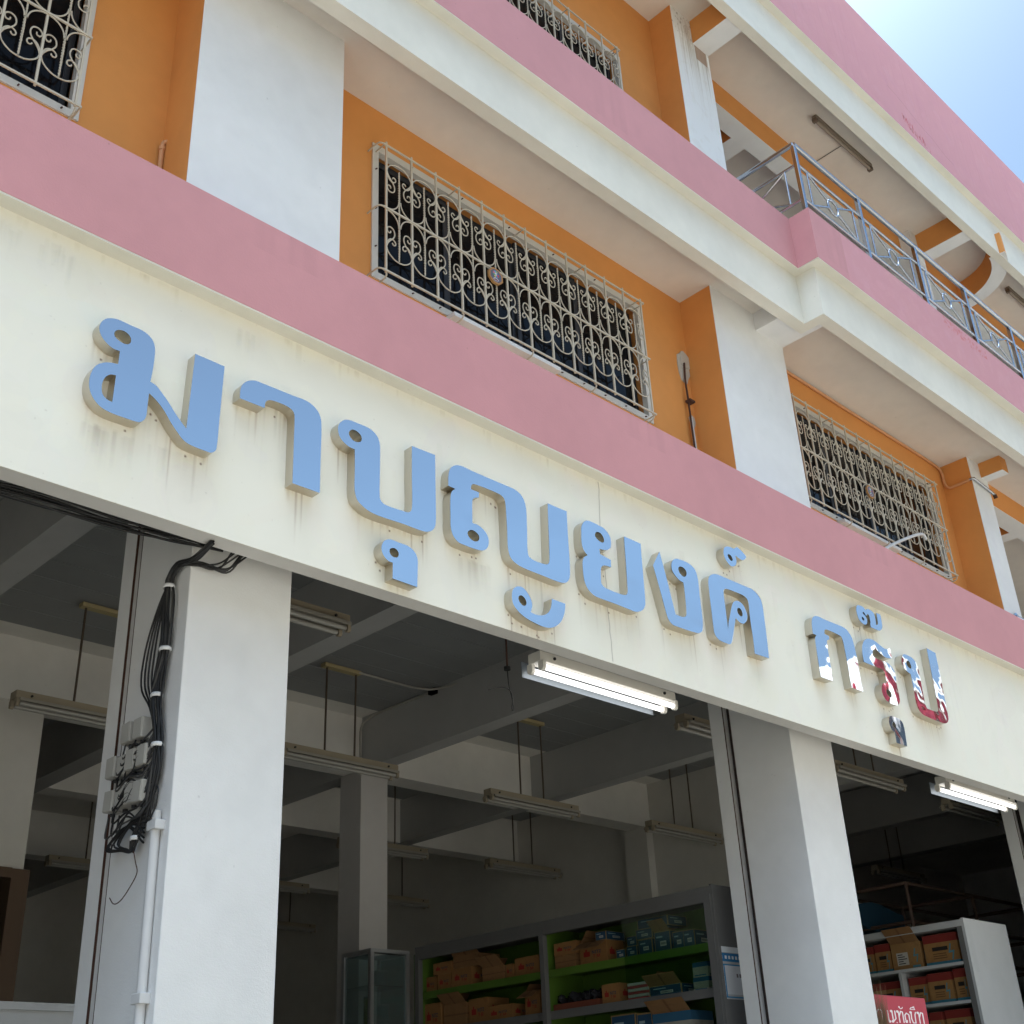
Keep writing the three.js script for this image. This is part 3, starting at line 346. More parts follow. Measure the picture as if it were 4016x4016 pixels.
RINGS.forEach((l, k) => {
  const cx = l[0].reduce((s, p) => s + p[0], 0) / l[0].length, cy = Math.min(...l[0].map(p => p[1]));
  const t = thing('sign_letter', LABELS[k], 'letter', [cx, cy, 0], 'steel letters of the shop name');
  const sh = new THREE.Shape(l[0].map(p => new THREE.Vector2(p[0] - cx, p[1] - cy))); for (const h of l.slice(1)) sh.holes.push(new THREE.Path(h.map(p => new THREE.Vector2(p[0] - cx, p[1] - cy))));
  let f = new THREE.ShapeGeometry(sh); f.deleteAttribute('uv'); f.deleteAttribute('normal'); f = f.toNonIndexed(); f = new TessellateModifier(k > 5 ? .011 : .02, 10).modify(f); f.deleteAttribute('normal'); f.deleteAttribute('uv'); f = mergeVertices(f, 1e-5);
  const P = f.attributes.position, A = WARP[k]; for (let i = 0; i < P.count; i++) { const x = P.getX(i) + cx, y = P.getY(i) + cy; P.setZ(i, .061 + A * ((wN[0](x / 3.2, y / 3.2) - .5) * 2.4 + (wN[1](x / 1.7, y / 2.6) - .5) * 1.1 + (wN[2](x / 1.6, y / 1.6) - .5) * .35)); }
  f.computeVertexNormals(); { const nn = f.attributes.normal; if (nn.getZ(0) < 0) { const ix = f.index.array; for (let i = 0; i < ix.length; i += 3) { const q = ix[i]; ix[i] = ix[i + 1]; ix[i + 1] = q; } f.computeVertexNormals(); } }
  part('face', f, M.steel, t);
  l.forEach((r, ri) => { const pos = []; for (let i = 0; i < r.length; i++) { const a = r[i], b = r[(i + 1) % r.length], ax = a[0] - cx, ay = a[1] - cy, bxx = b[0] - cx, by = b[1] - cy; pos.push(ax, ay, -.002, bxx, by, -.002, bxx, by, .0605, ax, ay, -.002, bxx, by, .0605, ax, ay, .0605); }
  let s = new THREE.BufferGeometry(); s.setAttribute('position', new THREE.Float32BufferAttribute(pos, 3)); s.computeVertexNormals(); s = toCreasedNormals(s, .5); metreUV(s); part(ri ? 'hole_side' : 'side', s, M.steelSide, t); });
});

// ---------------------------------------------------------------- stainless balcony railings
function railing(name, label, ox, oy, oz, posts, returnLen) {
  const g = thing(name, label, 'railing', [ox, oy, oz]), L = posts[posts.length - 1];
  part('top_rail', rod([0, .59, 0], [L, .59, 0], .024, 12), M.chrome, g); part('rail', rod([0, .355, 0], [L, .355, 0], .014, 10), M.chrome, g); part('rail', rod([0, -.045, 0], [L, -.045, 0], .014, 10), M.chrome, g);
  if (returnLen) for (const [y, r] of [[.59, .024], [.355, .014], [-.045, .014]]) part(r > .02 ? 'top_rail' : 'rail', rod([0, y, 0], [0, y, -returnLen], r, 10), M.chrome, g);
  posts.forEach((x, i) => part('post', bx(x - .02, x + .02, -.20, .565, -.02, .02, .004), M.chrome, g));
  const panel = (f) => { const w = .76; const P = (u, v) => f(u, v), rr = .0095;
    const add = (n, geo) => part(n, geo, M.chrome, g);
    add('baluster', rod(P(0, -.04), P(0, .35), rr)); add('baluster', rod(P(w, -.04), P(w, .35), rr));
    const c = [w / 2, .155], R = .085, k = R / Math.hypot(w / 2, .19);
    for (const [u, v] of [[0, .345], [w, .345], [0, -.035], [w, -.035]]) { const a = Math.atan2(v - c[1], u - c[0]); add('diagonal', rod(P(u, v), P(c[0] + Math.cos(a) * R, c[1] + Math.sin(a) * R), rr)); }
    const pts = []; for (let i = 0; i < 20; i++) { const a = i / 20 * 2 * Math.PI; pts.push(P(c[0] + Math.cos(a) * R, c[1] + Math.sin(a) * R)); } add('ring', tube(pts, .011, 40, 6, true)); };
  for (let i = 0; i < posts.length - 1; i++) { const m = (posts[i] + posts[i + 1]) / 2; panel((u, v) => [m - .38 + u, v, 0]); }
  if (returnLen) panel((u, v) => [0, v, -.13 - u]);
  return g;
}
railing('balcony_railing', 'stainless steel balcony railing with ringed diagonal panels on the stepped top floor parapet', 7.915, 8.99, .245, [0, 1.075, 2.15, 3.19, 4.26, 5.33, 6.4], .86);
{ const g = thing('balcony_railing', 'stainless handrail fixed by a round flange to the narrow white column', 'railing', [11.80, 6.13, -.27]); part('rail', rod([0, 0, -.06], [4.6, .03, -.02], .024, 12), M.chrome, g); const fl = new THREE.CylinderGeometry(.05, .05, .012, 20); fl.rotateX(Math.PI / 2); fl.translate(.02, 0, -.062); part('flange', fl, M.chrome, g); part('post', rod([.32, -.35, -.05], [.32, 0, -.05], .018, 10), M.chrome, g); }

// ---------------------------------------------------------------- fluorescent lights
const LEN = 1.23;
function lampGeos() {
  const housing = bx(-LEN / 2, LEN / 2, -.062, 0, -.05, .05, .004), tubes = [-.045, .045].map(z => rod([-LEN / 2 + .035, -.095, z], [LEN / 2 - .035, -.095, z], .0165, 12));
  const holder = (x, z) => merge([bx(x - .012, x + .012, -.10, -.06, z - .02, z + .02), (() => { const c = new THREE.CylinderGeometry(.02, .02, .024, 12); c.rotateZ(Math.PI / 2); c.translate(x, -.10, z); return c; })()]);
  return { housing, tubes, holders: [[-1, -1], [-1, 1], [1, -1], [1, 1]].map(([a, b]) => holder(a * (LEN / 2 - .016), b * .045)), wings: [bx(-LEN / 2 + .02, LEN / 2 - .02, -.069, -.0625, -.088, .088), bx(-LEN / 2 + .02, LEN / 2 - .02, -.085, -.0695, -.088, -.085), bx(-LEN / 2 + .02, LEN / 2 - .02, -.085, -.0695, .085, .088)], knobs: [-.5, .5].map(x => { const c = new THREE.CylinderGeometry(.009, .009, .01, 10); c.rotateX(Math.PI / 2); c.translate(x, -.03, .054); return c; }) };
}
const LG = lampGeos();
function lamp(label, x, y, z, o = {}) {
  const g = thing('fluorescent_light', label, 'light', [x, y, z], o.group);
  const body = o.lit ? M.lampWhite : M.lampOld;
  part('housing', LG.housing, body, g); LG.holders.forEach(q => part('lamp_holder', q, o.lit ? M.lampWhite : M.lampOld, g)); LG.knobs.forEach(q => part('knob', q, M.black, g));
  if (o.lit) part('reflector', bx(-LEN / 2 - .01, LEN / 2 - .06, -.125, -.03, -.10, -.095), new THREE.MeshStandardMaterial({ color: rgb(.30, .34, .38), metalness: .7, roughness: .35 }), g); else LG.wings.forEach(q => part('reflector', q, M.reflector, g));
  LG.tubes.forEach(q => part('tube', q, o.lit ? M.tubeLit : M.tubeOff, g));
  if (o.drop) { for (const s of [-.16, .16]) part('rod', rod([s, -.005, 0], [s + .005, o.drop, 0], .009, 6), M.rodOld, g); part('canopy', bx(-.2, .2, o.drop - .035, o.drop, -.035, .035, .004), M.canopy, g); }
  if (o.lit) { const l = new THREE.RectAreaLight(new THREE.Color(1, .98, .97), 1.6, LEN - .08, .11); l.position.set(0, -.118, 0); l.lookAt(0, -1, 0); l.rotation.set(-Math.PI / 2, 0, 0); l.castShadow = true; g.add(l); l.name = 'tube_glow'; }
  return g;
}
M.tubeLit = new THREE.MeshStandardMaterial({ color: rgb(.9, .9, .9), emissive: rgb(1, .985, .98), emissiveIntensity: .55 });
lamp('lit twin-tube fluorescent light glowing white under the sign beam by the loose hanging wire', 5.43, 4.135, -.40, { lit: true });
lamp('lit twin-tube fluorescent light glowing under the beam of the bay with the brown cartons', 10.13, 4.15, -.38, { lit: true });
const lampGroup = { drop: .80, group: 'unlit lights hanging in the shop' }, lampLabel = 'unlit dusty twin-tube fluorescent light hanging on two rods inside the shop';
const L0 = lamp(lampLabel, 3.75, 4.63, -1.6, lampGroup);
for (const [x, y, z] of [[8.34, 4.65, -1.6], [10.54, 4.64, -1.6], [12.67, 4.60, -1.6], [4.0, 4.665, -4.2], [6.26, 4.68, -4.17], [8.62, 4.65, -4.17], [11.0, 4.665, -4.17], [15.6, 4.69, -4.17], [8.83, 4.72, -6.75], [11.05, 4.73, -6.75], [11.05, 4.75, -9.3], [9.0, 4.76, -9.3], [6.7, 4.74, -9.3], [11.0, 4.78, -11.9], [6.5, 4.66, -7.2]]) dup(L0, [x, y, z]);
for (const [x, lb] of [[10.25, 'old batten light on the balcony soffit above the steel railing near its corner'], [14.87, 'old batten light on the balcony soffit beyond the curved beam']]) { const g = thing('batten_light', lb, 'light', [x, 11.549, -.32]); part('housing', bx(-.58, .58, -.045, 0, -.03, .03, .003), flat(.22, .18, .14), g); part('tube', rod([-.55, -.07, 0], [.55, -.07, 0], .018, 10), flat(.30, .25, .2), g); for (const s of [-1, 1]) part('lamp_holder', bx(s * .57 - .02, s * .57 + .02, -.09, -.0451, -.028, .028), flat(.14, .10, .07), g); if (x < 12) part('cord', rod([.05, -.006, -.03], [.05, -.006, -.4], .004, 5), M.cableGrey, g); }
// ---------------------------------------------------------------- cables, junction boxes and pipes
{
  const R = rng(404), xs = 2.50, path = [[3.99, -.06], [3.965, -.2], [3.985, -.345], [3.945, -.40], [3.84, -.41], [3.62, -.392], [3.47, -.42], [3.40, -.428], [3.19, -.384], [3.07, -.38], [2.97, -.40], [2.875, -.437], [2.785, -.495], [2.745, -.512]];
  const g = thing('cable_bundle', 'tangle of black cables tied down the side of the white shop column', 'cables');
  for (let i = 0; i < 13; i++) { const a = R() * 6.28, rr = .006 + .016 * R(), end = path.length - (i % 4), P = path.slice(0, end).map(([y, z], j) => { const sag = (j > 3 && j < 8) ? 1.6 : 1, w = 1 + .8 * Math.sin(j * 1.3 + i); return [xs - .012 + Math.cos(a) * rr * .6 - .012 * R(), y + .004 * R(), z + Math.sin(a + j * .25) * rr * sag * w * .8]; }); part('cable', tube(P, .0042 + .002 * R(), P.length * 5, 6), i % 5 === 4 ? M.cableGrey : M.black, g); }
  for (let i = 0; i < 4; i++) { const o = .03 + .03 * i; part('cable', tube([[xs - .01, 3.95, -.40 - .01], [xs - .014, 3.84, -.43 - o * .5], [xs - .016, 3.65, -.45 - o], [xs - .014, 3.48, -.46 - o], [xs - .012, 3.36, -.44 - o * .4], [xs - .01, 3.22, -.42]], .0048, 26, 6), M.black, g); }
  for (let i = 0; i < 20; i++) { const r0 = rng(900 + i), y = 3.24 - .07 * (i % 5) - .05 * r0(), z = -.50 - .20 * r0(); part('cable', tube([[xs - .02, y + .02, -.40], [xs - .045, y - .03 - .03 * r0(), -.44], [xs - .05, y - .05 * r0(), (z - .44) / 2], [xs - .05, y - .04 - .05 * r0(), z], [xs - .03, y + .03 * r0(), z - .03]], .0036 + .001 * r0(), 22, 5), i % 4 === 1 ? M.cableGrey : M.black, g); }
  for (let i = 0; i < 9; i++) { const r0 = rng(950 + i), w = .08 + .13 * r0(); part('cable', tube([[xs - .02, 2.93 - .02 * i, -.42], [xs - .03, 2.86, -.46 - w * .5], [xs - .035, 2.80 - .02 * r0(), -.50 - w], [xs - .03, 2.765, -.50 - w * .4], [xs - .025, 2.75, -.50], [xs - .02, 2.83, -.45], [xs - .02, 2.95, -.41]], .0045, 36, 6), M.black, g); }
  part('loose_cable', tube([[xs - .02, 2.99, -.36], [xs - .03, 2.97, -.32], [xs - .03, 2.91, -.325], [xs - .03, 2.86, -.36], [xs - .02, 2.85, -.41]], .004, 24, 6), M.black, g);
  part('loose_cable', tube([[xs - .02, 2.76, -.50], [xs - .02, 2.70, -.47], [xs - .02, 2.657, -.45], [xs - .02, 2.603, -.502], [xs - .02, 2.562, -.571], [xs - .02, 2.56, -.622], [xs - .02, 2.59, -.661]], .0024, 36, 5), M.rust, g);
  for (const [y, z] of [[3.905, -.41], [3.60, -.392], [3.40, -.43], [3.17, -.385], [2.80, -.49]]) { const t = new THREE.TorusGeometry(.026, .0045, 5, 16); t.rotateX(Math.PI / 2); t.scale(.9, 2.2, 1); t.translate(xs - .016, y, z); part('cable_tie', t, M.tie, g); }
  const run = thing('overhead_cables', 'black cables running along the back of the sign beam to the white shop column', 'cables');
  for (let i = 0; i < 8; i++) { const r0 = rng(700 + i), d = .012 * (i % 4), z = -.19 - .02 * (i % 3); part('cable', tube([[.2, 3.94 + d + .03 * r0(), z], [1.2, 3.95 + d + .05 * r0(), z], [1.75, 3.985 + d + .05 * r0(), z], [2.1, 4.0 + d + .04 * r0(), z], [2.38, 4.02 + d + .02 * r0(), z], [2.62, 4.045 + d, -.20]], .0045 + .002 * r0(), 40, 6), M.black, run); }
  for (let i = 0; i < 7; i++) { const r0 = rng(770 + i); part('cable', tube([[2.66 + .1 * r0(), 4.06, -.16 - .05 * r0()], [2.60 + .08 * r0(), 3.985 - .03 * r0(), -.20 - .05 * r0()], [2.54, 3.97 + .02 * r0(), -.26], [2.50, 3.985, -.33], [2.495, 3.95, -.40]], .0048, 24, 6), i % 3 ? M.black : M.cableGrey, run); }
}
{
  const geo = bx(-.03, .03, -.046, .046, -.036, .036, .004), lid = bx(-.034, -.0305, -.043, .043, -.033, .033);
  const spots = [[3.272, -.515], [3.276, -.62], [3.14, -.457], [3.14, -.545], [3.133, -.632], [3.145, -.72], [2.993, -.70], [2.995, -.615], [2.995, -.53], [2.986, -.455]];
  const g = thing('junction_box', 'small grey junction box among the cables on the side of the shop column', 'junction box', [2.485, spots[0][0], spots[0][1]], 'junction boxes on the shop column'); part('box', geo, M.boxGrey, g); part('lid', lid, M.boxGrey, g); part('gland', rod([0, -.05, 0], [0, -.062, .0], .012, 8), M.black, g);
  spots.slice(1).forEach(([y, z], i) => { const c = dup(g, [2.485 - .004 * (i % 3), y, z]); c.rotation.x = (i % 3 - 1) * .07; });
}
{ const g = thing('conduit_pipe', 'white plastic conduit pipe clipped to the side of the cable-hung shop column', 'pipe', [2.497, 0, -.365]); part('pipe', rod([0, .1, .02], [0, 2.89, 0], .02, 12), M.pvc, g); for (const y of [2.83, 2.17, 1.2]) part('clip', bx(-.024, .022, y - .02, y + .02, -.03, .04, .004), M.pvc, g); }
{ const g = thing('conduit_pipe', 'short orange painted pipe elbow at the foot of the orange wall by the wide column', 'pipe', [2.325, 6.43, -.643]); part('pipe', tube([[0, -.5, 0], [0, .14, 0], [.002, .20, 0], [.02, .225, .01], [.06, .235, .01]], .014, 24, 8), M.pvcOrange, g); part('collar', rod([0, .15, 0], [0, .175, 0], .018, 10), M.pvcOrange, g); }
{ const g = thing('conduit_pipe', 'rusty cable and grey pipe rising from the pink parapet to the cement patch', 'pipe', [7.055, 5.79, -.633]); part('pipe', rod([-.005, -.05, .0], [-.01, .95, -.01], .013, 8), M.pvc, g); part('cable', tube([[-.03, 0, .01], [-.028, .8, .0], [-.03, 1.1, .0], [-.02, 1.30, -.01], [0, 1.48, -.012]], .008, 24, 6), M.rust, g); part('clip', bx(-.045, .02, 1.08, 1.10, -.02, .03), M.rust, g); }
{ // cement patches left where the pipe enters the wall
  const R = rng(61); const blob = (cx, cy, w, h, n) => { const P = []; for (let i = 0; i < n; i++) { const a = i / n * 6.283, r = .72 + .42 * R(); P.push(new THREE.Vector2(cx + Math.cos(a) * w * r, cy + Math.sin(a) * h * r)); } const g = new THREE.ExtrudeGeometry(new THREE.Shape(P), { depth: .006, bevelEnabled: true, bevelSize: .006, bevelThickness: .005, bevelSegments: 2 }); return metreUV(g); };
  const g = thing('cement_patch', 'rough unpainted cement patch on the orange wall in the corner by the column', 'patch', [7.06, 6.69, ZW]); part('patch', blob(0, .56, .075, .16, 15), M.cement, g); part('patch', blob(.03, .62, .06, .09, 12).translate(0, 0, .004), M.cement, g); part('patch', blob(.03, .04, .03, .06, 9), M.cement, g);
}
{ const g = thing('conduit_pipe', 'orange conduit under the soffit that turns down and wraps around the narrow column', 'pipe', [0, 0, 0]); part('pipe', tube([[8.155, 7.91, -.652], [9.7, 7.91, -.652], [11.5, 7.91, -.652], [11.575, 7.89, -.65], [11.592, 7.83, -.645], [11.595, 7.71, -.64], [11.595, 7.66, -.61], [11.595, 7.655, -.53], [11.595, 7.66, -.37]], .015, 120, 8), M.pvcOrange, g); part('steel_pipe', tube([[11.595, 7.66, -.37], [11.603, 7.662, -.332], [11.64, 7.66, -.33], [11.81, 7.645, -.33], [12.06, 7.62, -.33]], .016, 40, 8), M.chrome, g); part('end_cap', rod([12.06, 7.62, -.33], [12.08, 7.585, -.33], .022, 10), M.rust, g); }
{ const g = thing('overflow_pipe', 'bent grey pipe sticking up from the parapet before the window grille', 'pipe', [9.56, 6.26, -.48]); part('pipe', tube([[-.12, -.5, 0], [-.02, -.03, 0], [.1, .06, 0], [.76, .39, .02], [.82, .405, .02], [.85, .39, .02], [.86, .36, .02]], .015, 50, 8), M.pvc, g); }
{ const g = thing('hanging_wire', 'loose black wire dangling from the ceiling hook beside the lit lamp', 'wire', [4.80, 4.05, -.6]); part('hook_rod', rod([0, .9, 0], [-.008, .04, 0], .006, 6), M.rust, g); part('rose', rod([-.008, .05, 0], [-.008, .03, 0], .02, 10), M.black, g); part('wire', tube([[-.008, .04, 0], [0, -.06, 0], [.02, -.13, 0], [.03, -.2, 0], [.022, -.215, 0], [.018, -.19, 0], [.026, -.15, 0], [0, -.1, .01], [-.06, -.09, .01], [-.17, -.125, 0]], .0035, 60, 5), M.black, g); }
for (const [pts, lb] of [[[[6.43, 5.46, -4.14], [7.2, 5.46, -4.12], [7.29, 5.455, -4.0], [7.30, 5.46, -.3]], 'thin grey conduit along the ceiling to the main beam'], [[[7.30, 5.46, -4.1], [7.30, 5.45, -5.1], [7.29, 5.40, -5.19], [7.29, 4.9, -5.2]], 'thin grey conduit dropping down the beam to the inner column']]) { const g = thing('ceiling_conduit', lb, 'pipe', [0, 0, 0]); part('pipe', tube(pts, .011, 40, 6), M.grey, g); part('clip', bx(7.27, 7.315, 5.43, 5.48, -4.16, -4.07), M.black, g); }

// ---------------------------------------------------------------- shelving inside the shop
{
  const g = thing('green_shelf', 'tall grey timber shelf with green back and sliding glass behind the right-hand shop column', 'shelf', [7.22, 0, 0]);
  const zN = -1.13, zF = -4.32, D = .46;
  part('back_panel', bx(D - .02, D, 0, 3.16, zF, zN), M.green, g); part('top_board', bx(0, D, 3.12, 3.175, zF, zN), M.oldGrey, g); part('end_panel', bx(0, D + .02, 0, 3.185, zN, zN + .02), M.oldGrey, g); part('end_panel', bx(.003, D, 0, 3.12, zF - .02, zF), M.green, g);
  for (const [z, w] of [[zN - .06, .06], [-2.82, .045], [zF, .05]]) { part('post', bx(-.006, .04, 0, 3.12, z, z + w), M.oldGrey, g); part('divider', bx(.04, D - .02, .1, 3.12, z + .01, z + .03), M.green, g); }
  for (const y of [2.81, 2.51, 2.2, 1.88]) { part('shelf_board', bx(.06, D - .02, y - .02, y, zF, zN), M.green, g); part('shelf_edge', bx(.04, .06, y - .055, y + (y === 2.51 ? .005 : 0), zF + .05, zN - .06), y === 2.51 ? M.oldGrey : M.green, g); }
  part('top_rail', bx(-.004, .03, 3.07, 3.12, zF + .05, zN - .06), M.oldGrey, g);
  const gl = new THREE.MeshPhysicalMaterial({ color: rgb(.8, .9, .85), transmission: 1, thickness: 0, roughness: .06, ior: 1.45 }); part('glass_door', bx(.022, .026, 2.52, 3.07, -1.98, zN - .06), gl, g);
}
{
  const g = thing('glass_cabinet', 'narrow aluminium and glass display cabinet standing by the inner column', 'cabinet', [6.72, 0, -4.7]); const al = new THREE.MeshStandardMaterial({ color: rgb(.4, .41, .42), metalness: .8, roughness: .45 }), gl = new THREE.MeshPhysicalMaterial({ color: rgb(.5, .6, .6), transmission: .9, thickness: 0, roughness: .08 });
  const W = .42, D = .40; for (const x of [0, W - .035]) for (const z of [0, D - .035]) part('post', bx(x, x + .035, 0, 3.11, z, z + .035), al, g); part('top', bx(0, W, 3.11, 3.14, 0, D), al, g); for (const y of [2.85, 2.5, 2.1]) part('shelf', bx(.035, W - .035, y, y + .008, .035, D - .035), gl, g); part('pane', bx(.036, W - .036, .3, 3.1, D - .02, D - .016), gl, g); part('pane', bx(.016, .02, .3, 3.1, .036, D - .036), gl, g); part('back', bx(W - .02, W - .015, .2, 3.1, .036, D - .036), flat(.2, .22, .2), g);
  for (const [x, y, z, r, h, col] of [[6.85, 2.508, -4.5, .035, .26, [.5, .45, .02]], [6.97, 2.508, -4.45, .05, .2, [.10, .2, .2]], [6.96, 2.858, -4.47, .06, .12, [.14, .15, .16]]]) { const t = thing('canister', 'small canister standing on a shelf of the glass cabinet', 'canister', [x, y, z], 'canisters in the glass cabinet'); part('body', rod([0, 0, 0], [0, h, 0], r, 16), flat(...col), t); part('lid', rod([0, h, 0], [0, h + .012, 0], r * 1.04, 16), flat(.3, .3, .3), t); }
}
const card = {};
{
  const mk = (base, fn) => { const [c, g] = canvas(128, 96); g.fillStyle = base; g.fillRect(0, 0, 128, 96); speckle(g, 128, 96, 60, 9, '90,60,30', .02, .07, 2, 14); fn(g); return new THREE.MeshStandardMaterial({ map: ctex(c), roughness: .85, color: rgb(.55, .53, .5) }); };
  card.kraft = mk('rgb(176,128,74)', g => { g.fillStyle = 'rgb(178,44,32)'; g.fillRect(18, 40, 30, 22); g.fillRect(27, 30, 8, 12); g.font = 'bold 20px sans-serif'; g.fillStyle = 'rgb(70,70,100)'; g.fillText('NITZ', 56, 52); g.fillStyle = 'rgb(178,44,32)'; g.fillText('T M', 62, 70); });
  card.kraftPlain = mk('rgb(168,126,82)', g => { g.fillStyle = 'rgba(120,80,50,.5)'; g.fillRect(0, 44, 128, 6); });
  card.blue = mk('rgb(34,84,122)', g => { g.strokeStyle = 'rgb(180,150,100)'; g.lineWidth = 8; g.strokeRect(0, 0, 128, 96); g.fillStyle = 'rgb(220,225,228)'; g.fillRect(44, 46, 50, 24); g.fillStyle = 'rgb(40,50,60)'; for (let i = 0; i < 9; i++) g.fillRect(49 + i * 4.6, 52, 2, 12); g.fillStyle = 'rgb(180,210,225)'; g.fillRect(16, 22, 50, 8); });
  card.carton = mk('rgb(186,140,84)', g => { g.fillStyle = 'rgb(160,52,44)'; g.fillRect(0, 0, 128, 26); g.fillStyle = 'rgb(40,36,34)'; g.fillRect(30, 40, 58, 12); g.fillStyle = 'rgb(70,150,180)'; g.fillRect(0, 86, 128, 10); g.lineWidth = 5; g.strokeStyle = 'rgb(96,166,190)'; g.beginPath(); g.moveTo(100, 34); g.lineTo(92, 60); g.lineTo(108, 58); g.lineTo(100, 84); g.stroke(); g.fillStyle = 'rgba(70,50,30,.6)'; for (let i = 0; i < 3; i++) g.fillRect(30, 60 + i * 7, 50, 2.5); });
  card.cartonLabel = mk('rgb(186,144,92)', g => { g.fillStyle = 'rgb(225,225,222)'; g.fillRect(20, 34, 50, 46); g.fillStyle = 'rgb(50,50,50)'; for (let i = 0; i < 5; i++) g.fillRect(25, 40 + i * 8, 22 + 17 * ((i * 7) % 3) / 2, 3); g.fillStyle = 'rgb(96,166,190)'; g.fillRect(84, 84, 34, 8); g.lineWidth = 5; g.strokeStyle = 'rgb(96,166,190)'; g.beginPath(); g.moveTo(104, 24); g.lineTo(96, 50); g.lineTo(112, 48); g.lineTo(104, 74); g.stroke(); });
  card.whiteBlue = mk('rgb(190,190,180)', g => { g.fillStyle = 'rgb(50,110,150)'; g.fillRect(0, 0, 128, 30); g.fillRect(10, 80, 100, 6); });
}
function carton(name, label, group, x, z0, z1, y0, y1, d, mat, open) {
  const cz = (z0 + z1) / 2, w = Math.abs(z1 - z0), h = y1 - y0, t = thing(name, label, 'box', [x, y0 + .001, cz], group);
  const body = new THREE.BoxGeometry(d, h, w - .006); body.translate(d / 2, h / 2, 0); part('body', body, mat, t);
  if (open) { const f = new THREE.BoxGeometry(d * .48, .004, w * .96); f.translate(-d * .24, 0, 0); f.rotateZ(open > 0 ? -.75 : .5); f.translate(.003, h, 0); part('flap', f, card.kraftPlain, t); const f2 = new THREE.BoxGeometry(d * .9, .004, w * .42); f2.translate(0, 0, w * .21); f2.rotateX(-.9); f2.translate(d / 2, h, -w / 2 + .004); part('flap', f2, card.kraftPlain, t); }
  else part('tape', new THREE.BoxGeometry(d * .98, .002, .05).translate(d / 2, h + .0005, 0), flat(.35, .25, .12), t);
  return t;
}
const kl = 'brown kraft parcel box with red print on the green-backed shelf', bl = 'small blue printed box with white label on the green-backed shelf';
[[-2.745, -2.504, 2.908, 3.0], [-2.75, -2.526, 2.811, 2.906], [-2.493, -2.211, 2.811, 2.967], [-2.278, -2.097, 2.511, 2.647], [-4.19, -3.95, 2.935, 3.03], [-3.945, -3.62, 2.957, 3.055], [-3.94, -3.695, 2.811, 2.955], [-4.135, -3.955, 2.811, 2.934], [-4.31, -4.155, 2.811, 2.93], [-3.57, -3.31, 2.811, 2.918], [-3.298, -3.212, 2.811, 2.916], [-3.205, -2.925, 2.811, 2.95], [-4.30, -4.08, 2.511, 2.715], [-4.065, -3.78, 2.511, 2.686], [-3.764, -3.53, 2.511, 2.70], [-3.521, -3.23, 2.511, 2.62], [-3.10, -2.93, 2.511, 2.69]].forEach(([a, b, c, d], i) => carton('kraft_box', kl, 'kraft boxes on the green shelf', 7.30 + .01 * (i % 3), a, b, c, d, .24, i % 4 === 1 ? card.kraftPlain : card.kraft, [2, 5, 9, 13, 16].includes(i) ? (i % 2 ? 1 : -1) : 0));
[[-2.312, -2.199, 2.968, 3.03], [-2.125, -2.028, 2.811, 2.875], [-1.905, -1.606, 2.99, 3.06], [-1.913, -1.75, 2.918, 2.988], [-1.747, -1.594, 2.811, 2.95], [-2.018, -1.915, 2.886, 2.955], [-2.014, -1.908, 2.811, 2.885], [-1.903, -1.766, 2.811, 2.916], [-1.583, -1.476, 2.811, 2.93], [-1.474, -1.369, 2.811, 2.925], [-1.84, -1.535, 2.511, 2.585], [-1.434, -1.296, 2.602, 2.70], [-1.429, -1.287, 2.511, 2.60], [-2.225, -1.985, 2.201, 2.43], [-1.983, -1.838, 2.201, 2.42]].forEach(([a, b, c, d], i) => { const t = carton('blue_box', bl, 'blue boxes on the green shelf', 7.31 + .008 * (i % 3), a, b, c, d, .22, i === 11 || i === 12 ? card.whiteBlue : card.blue, i === 10 || i === 4 ? 1 : 0); if (i === 0) t.position.y = 2.968; });
carton('white_box', 'white carton lying on the lowest visible board of the green-backed shelf', null, 7.31, -1.825, -1.472, 2.201, 2.40, .25, card.whiteBlue, 1);
{ const t = thing('parts_tray', 'shallow red tray heaped with black plastic-wrapped parts on the green shelf', 'tray', [7.3, 2.511, -2.54]); part('tray', bx(0, .26, 0, .05, -.24, .24), flat(.16, .04, .02), t); const R = rng(71), G = []; for (let i = 0; i < 46; i++) { const q = new THREE.IcosahedronGeometry(.022 + .02 * R(), 0); q.scale(1, .7 + .6 * R(), 1.3); q.rotateY(R() * 6); q.translate(.03 + .2 * R(), .06 + .05 * R() * (1), (R() - .5) * .44); G.push(q); } part('wrapped_parts', merge(G), flat(.02, .02, .024, { roughness: .25 }), t).userData.kind = 'stuff'; }
{ const t = thing('leaflet_stack', 'stack of red and white striped leaflets on the green shelf', 'stack', [7.30, 2.511, -1.93]); for (let i = 0; i < 6; i++) part('bundle', bx(.0 + .004 * (i % 2), .2, .001 + i * .02, .019 + i * .02, -.095, .095), i % 2 ? flat(.45, .42, .38) : flat(.35, .06, .06), t); }
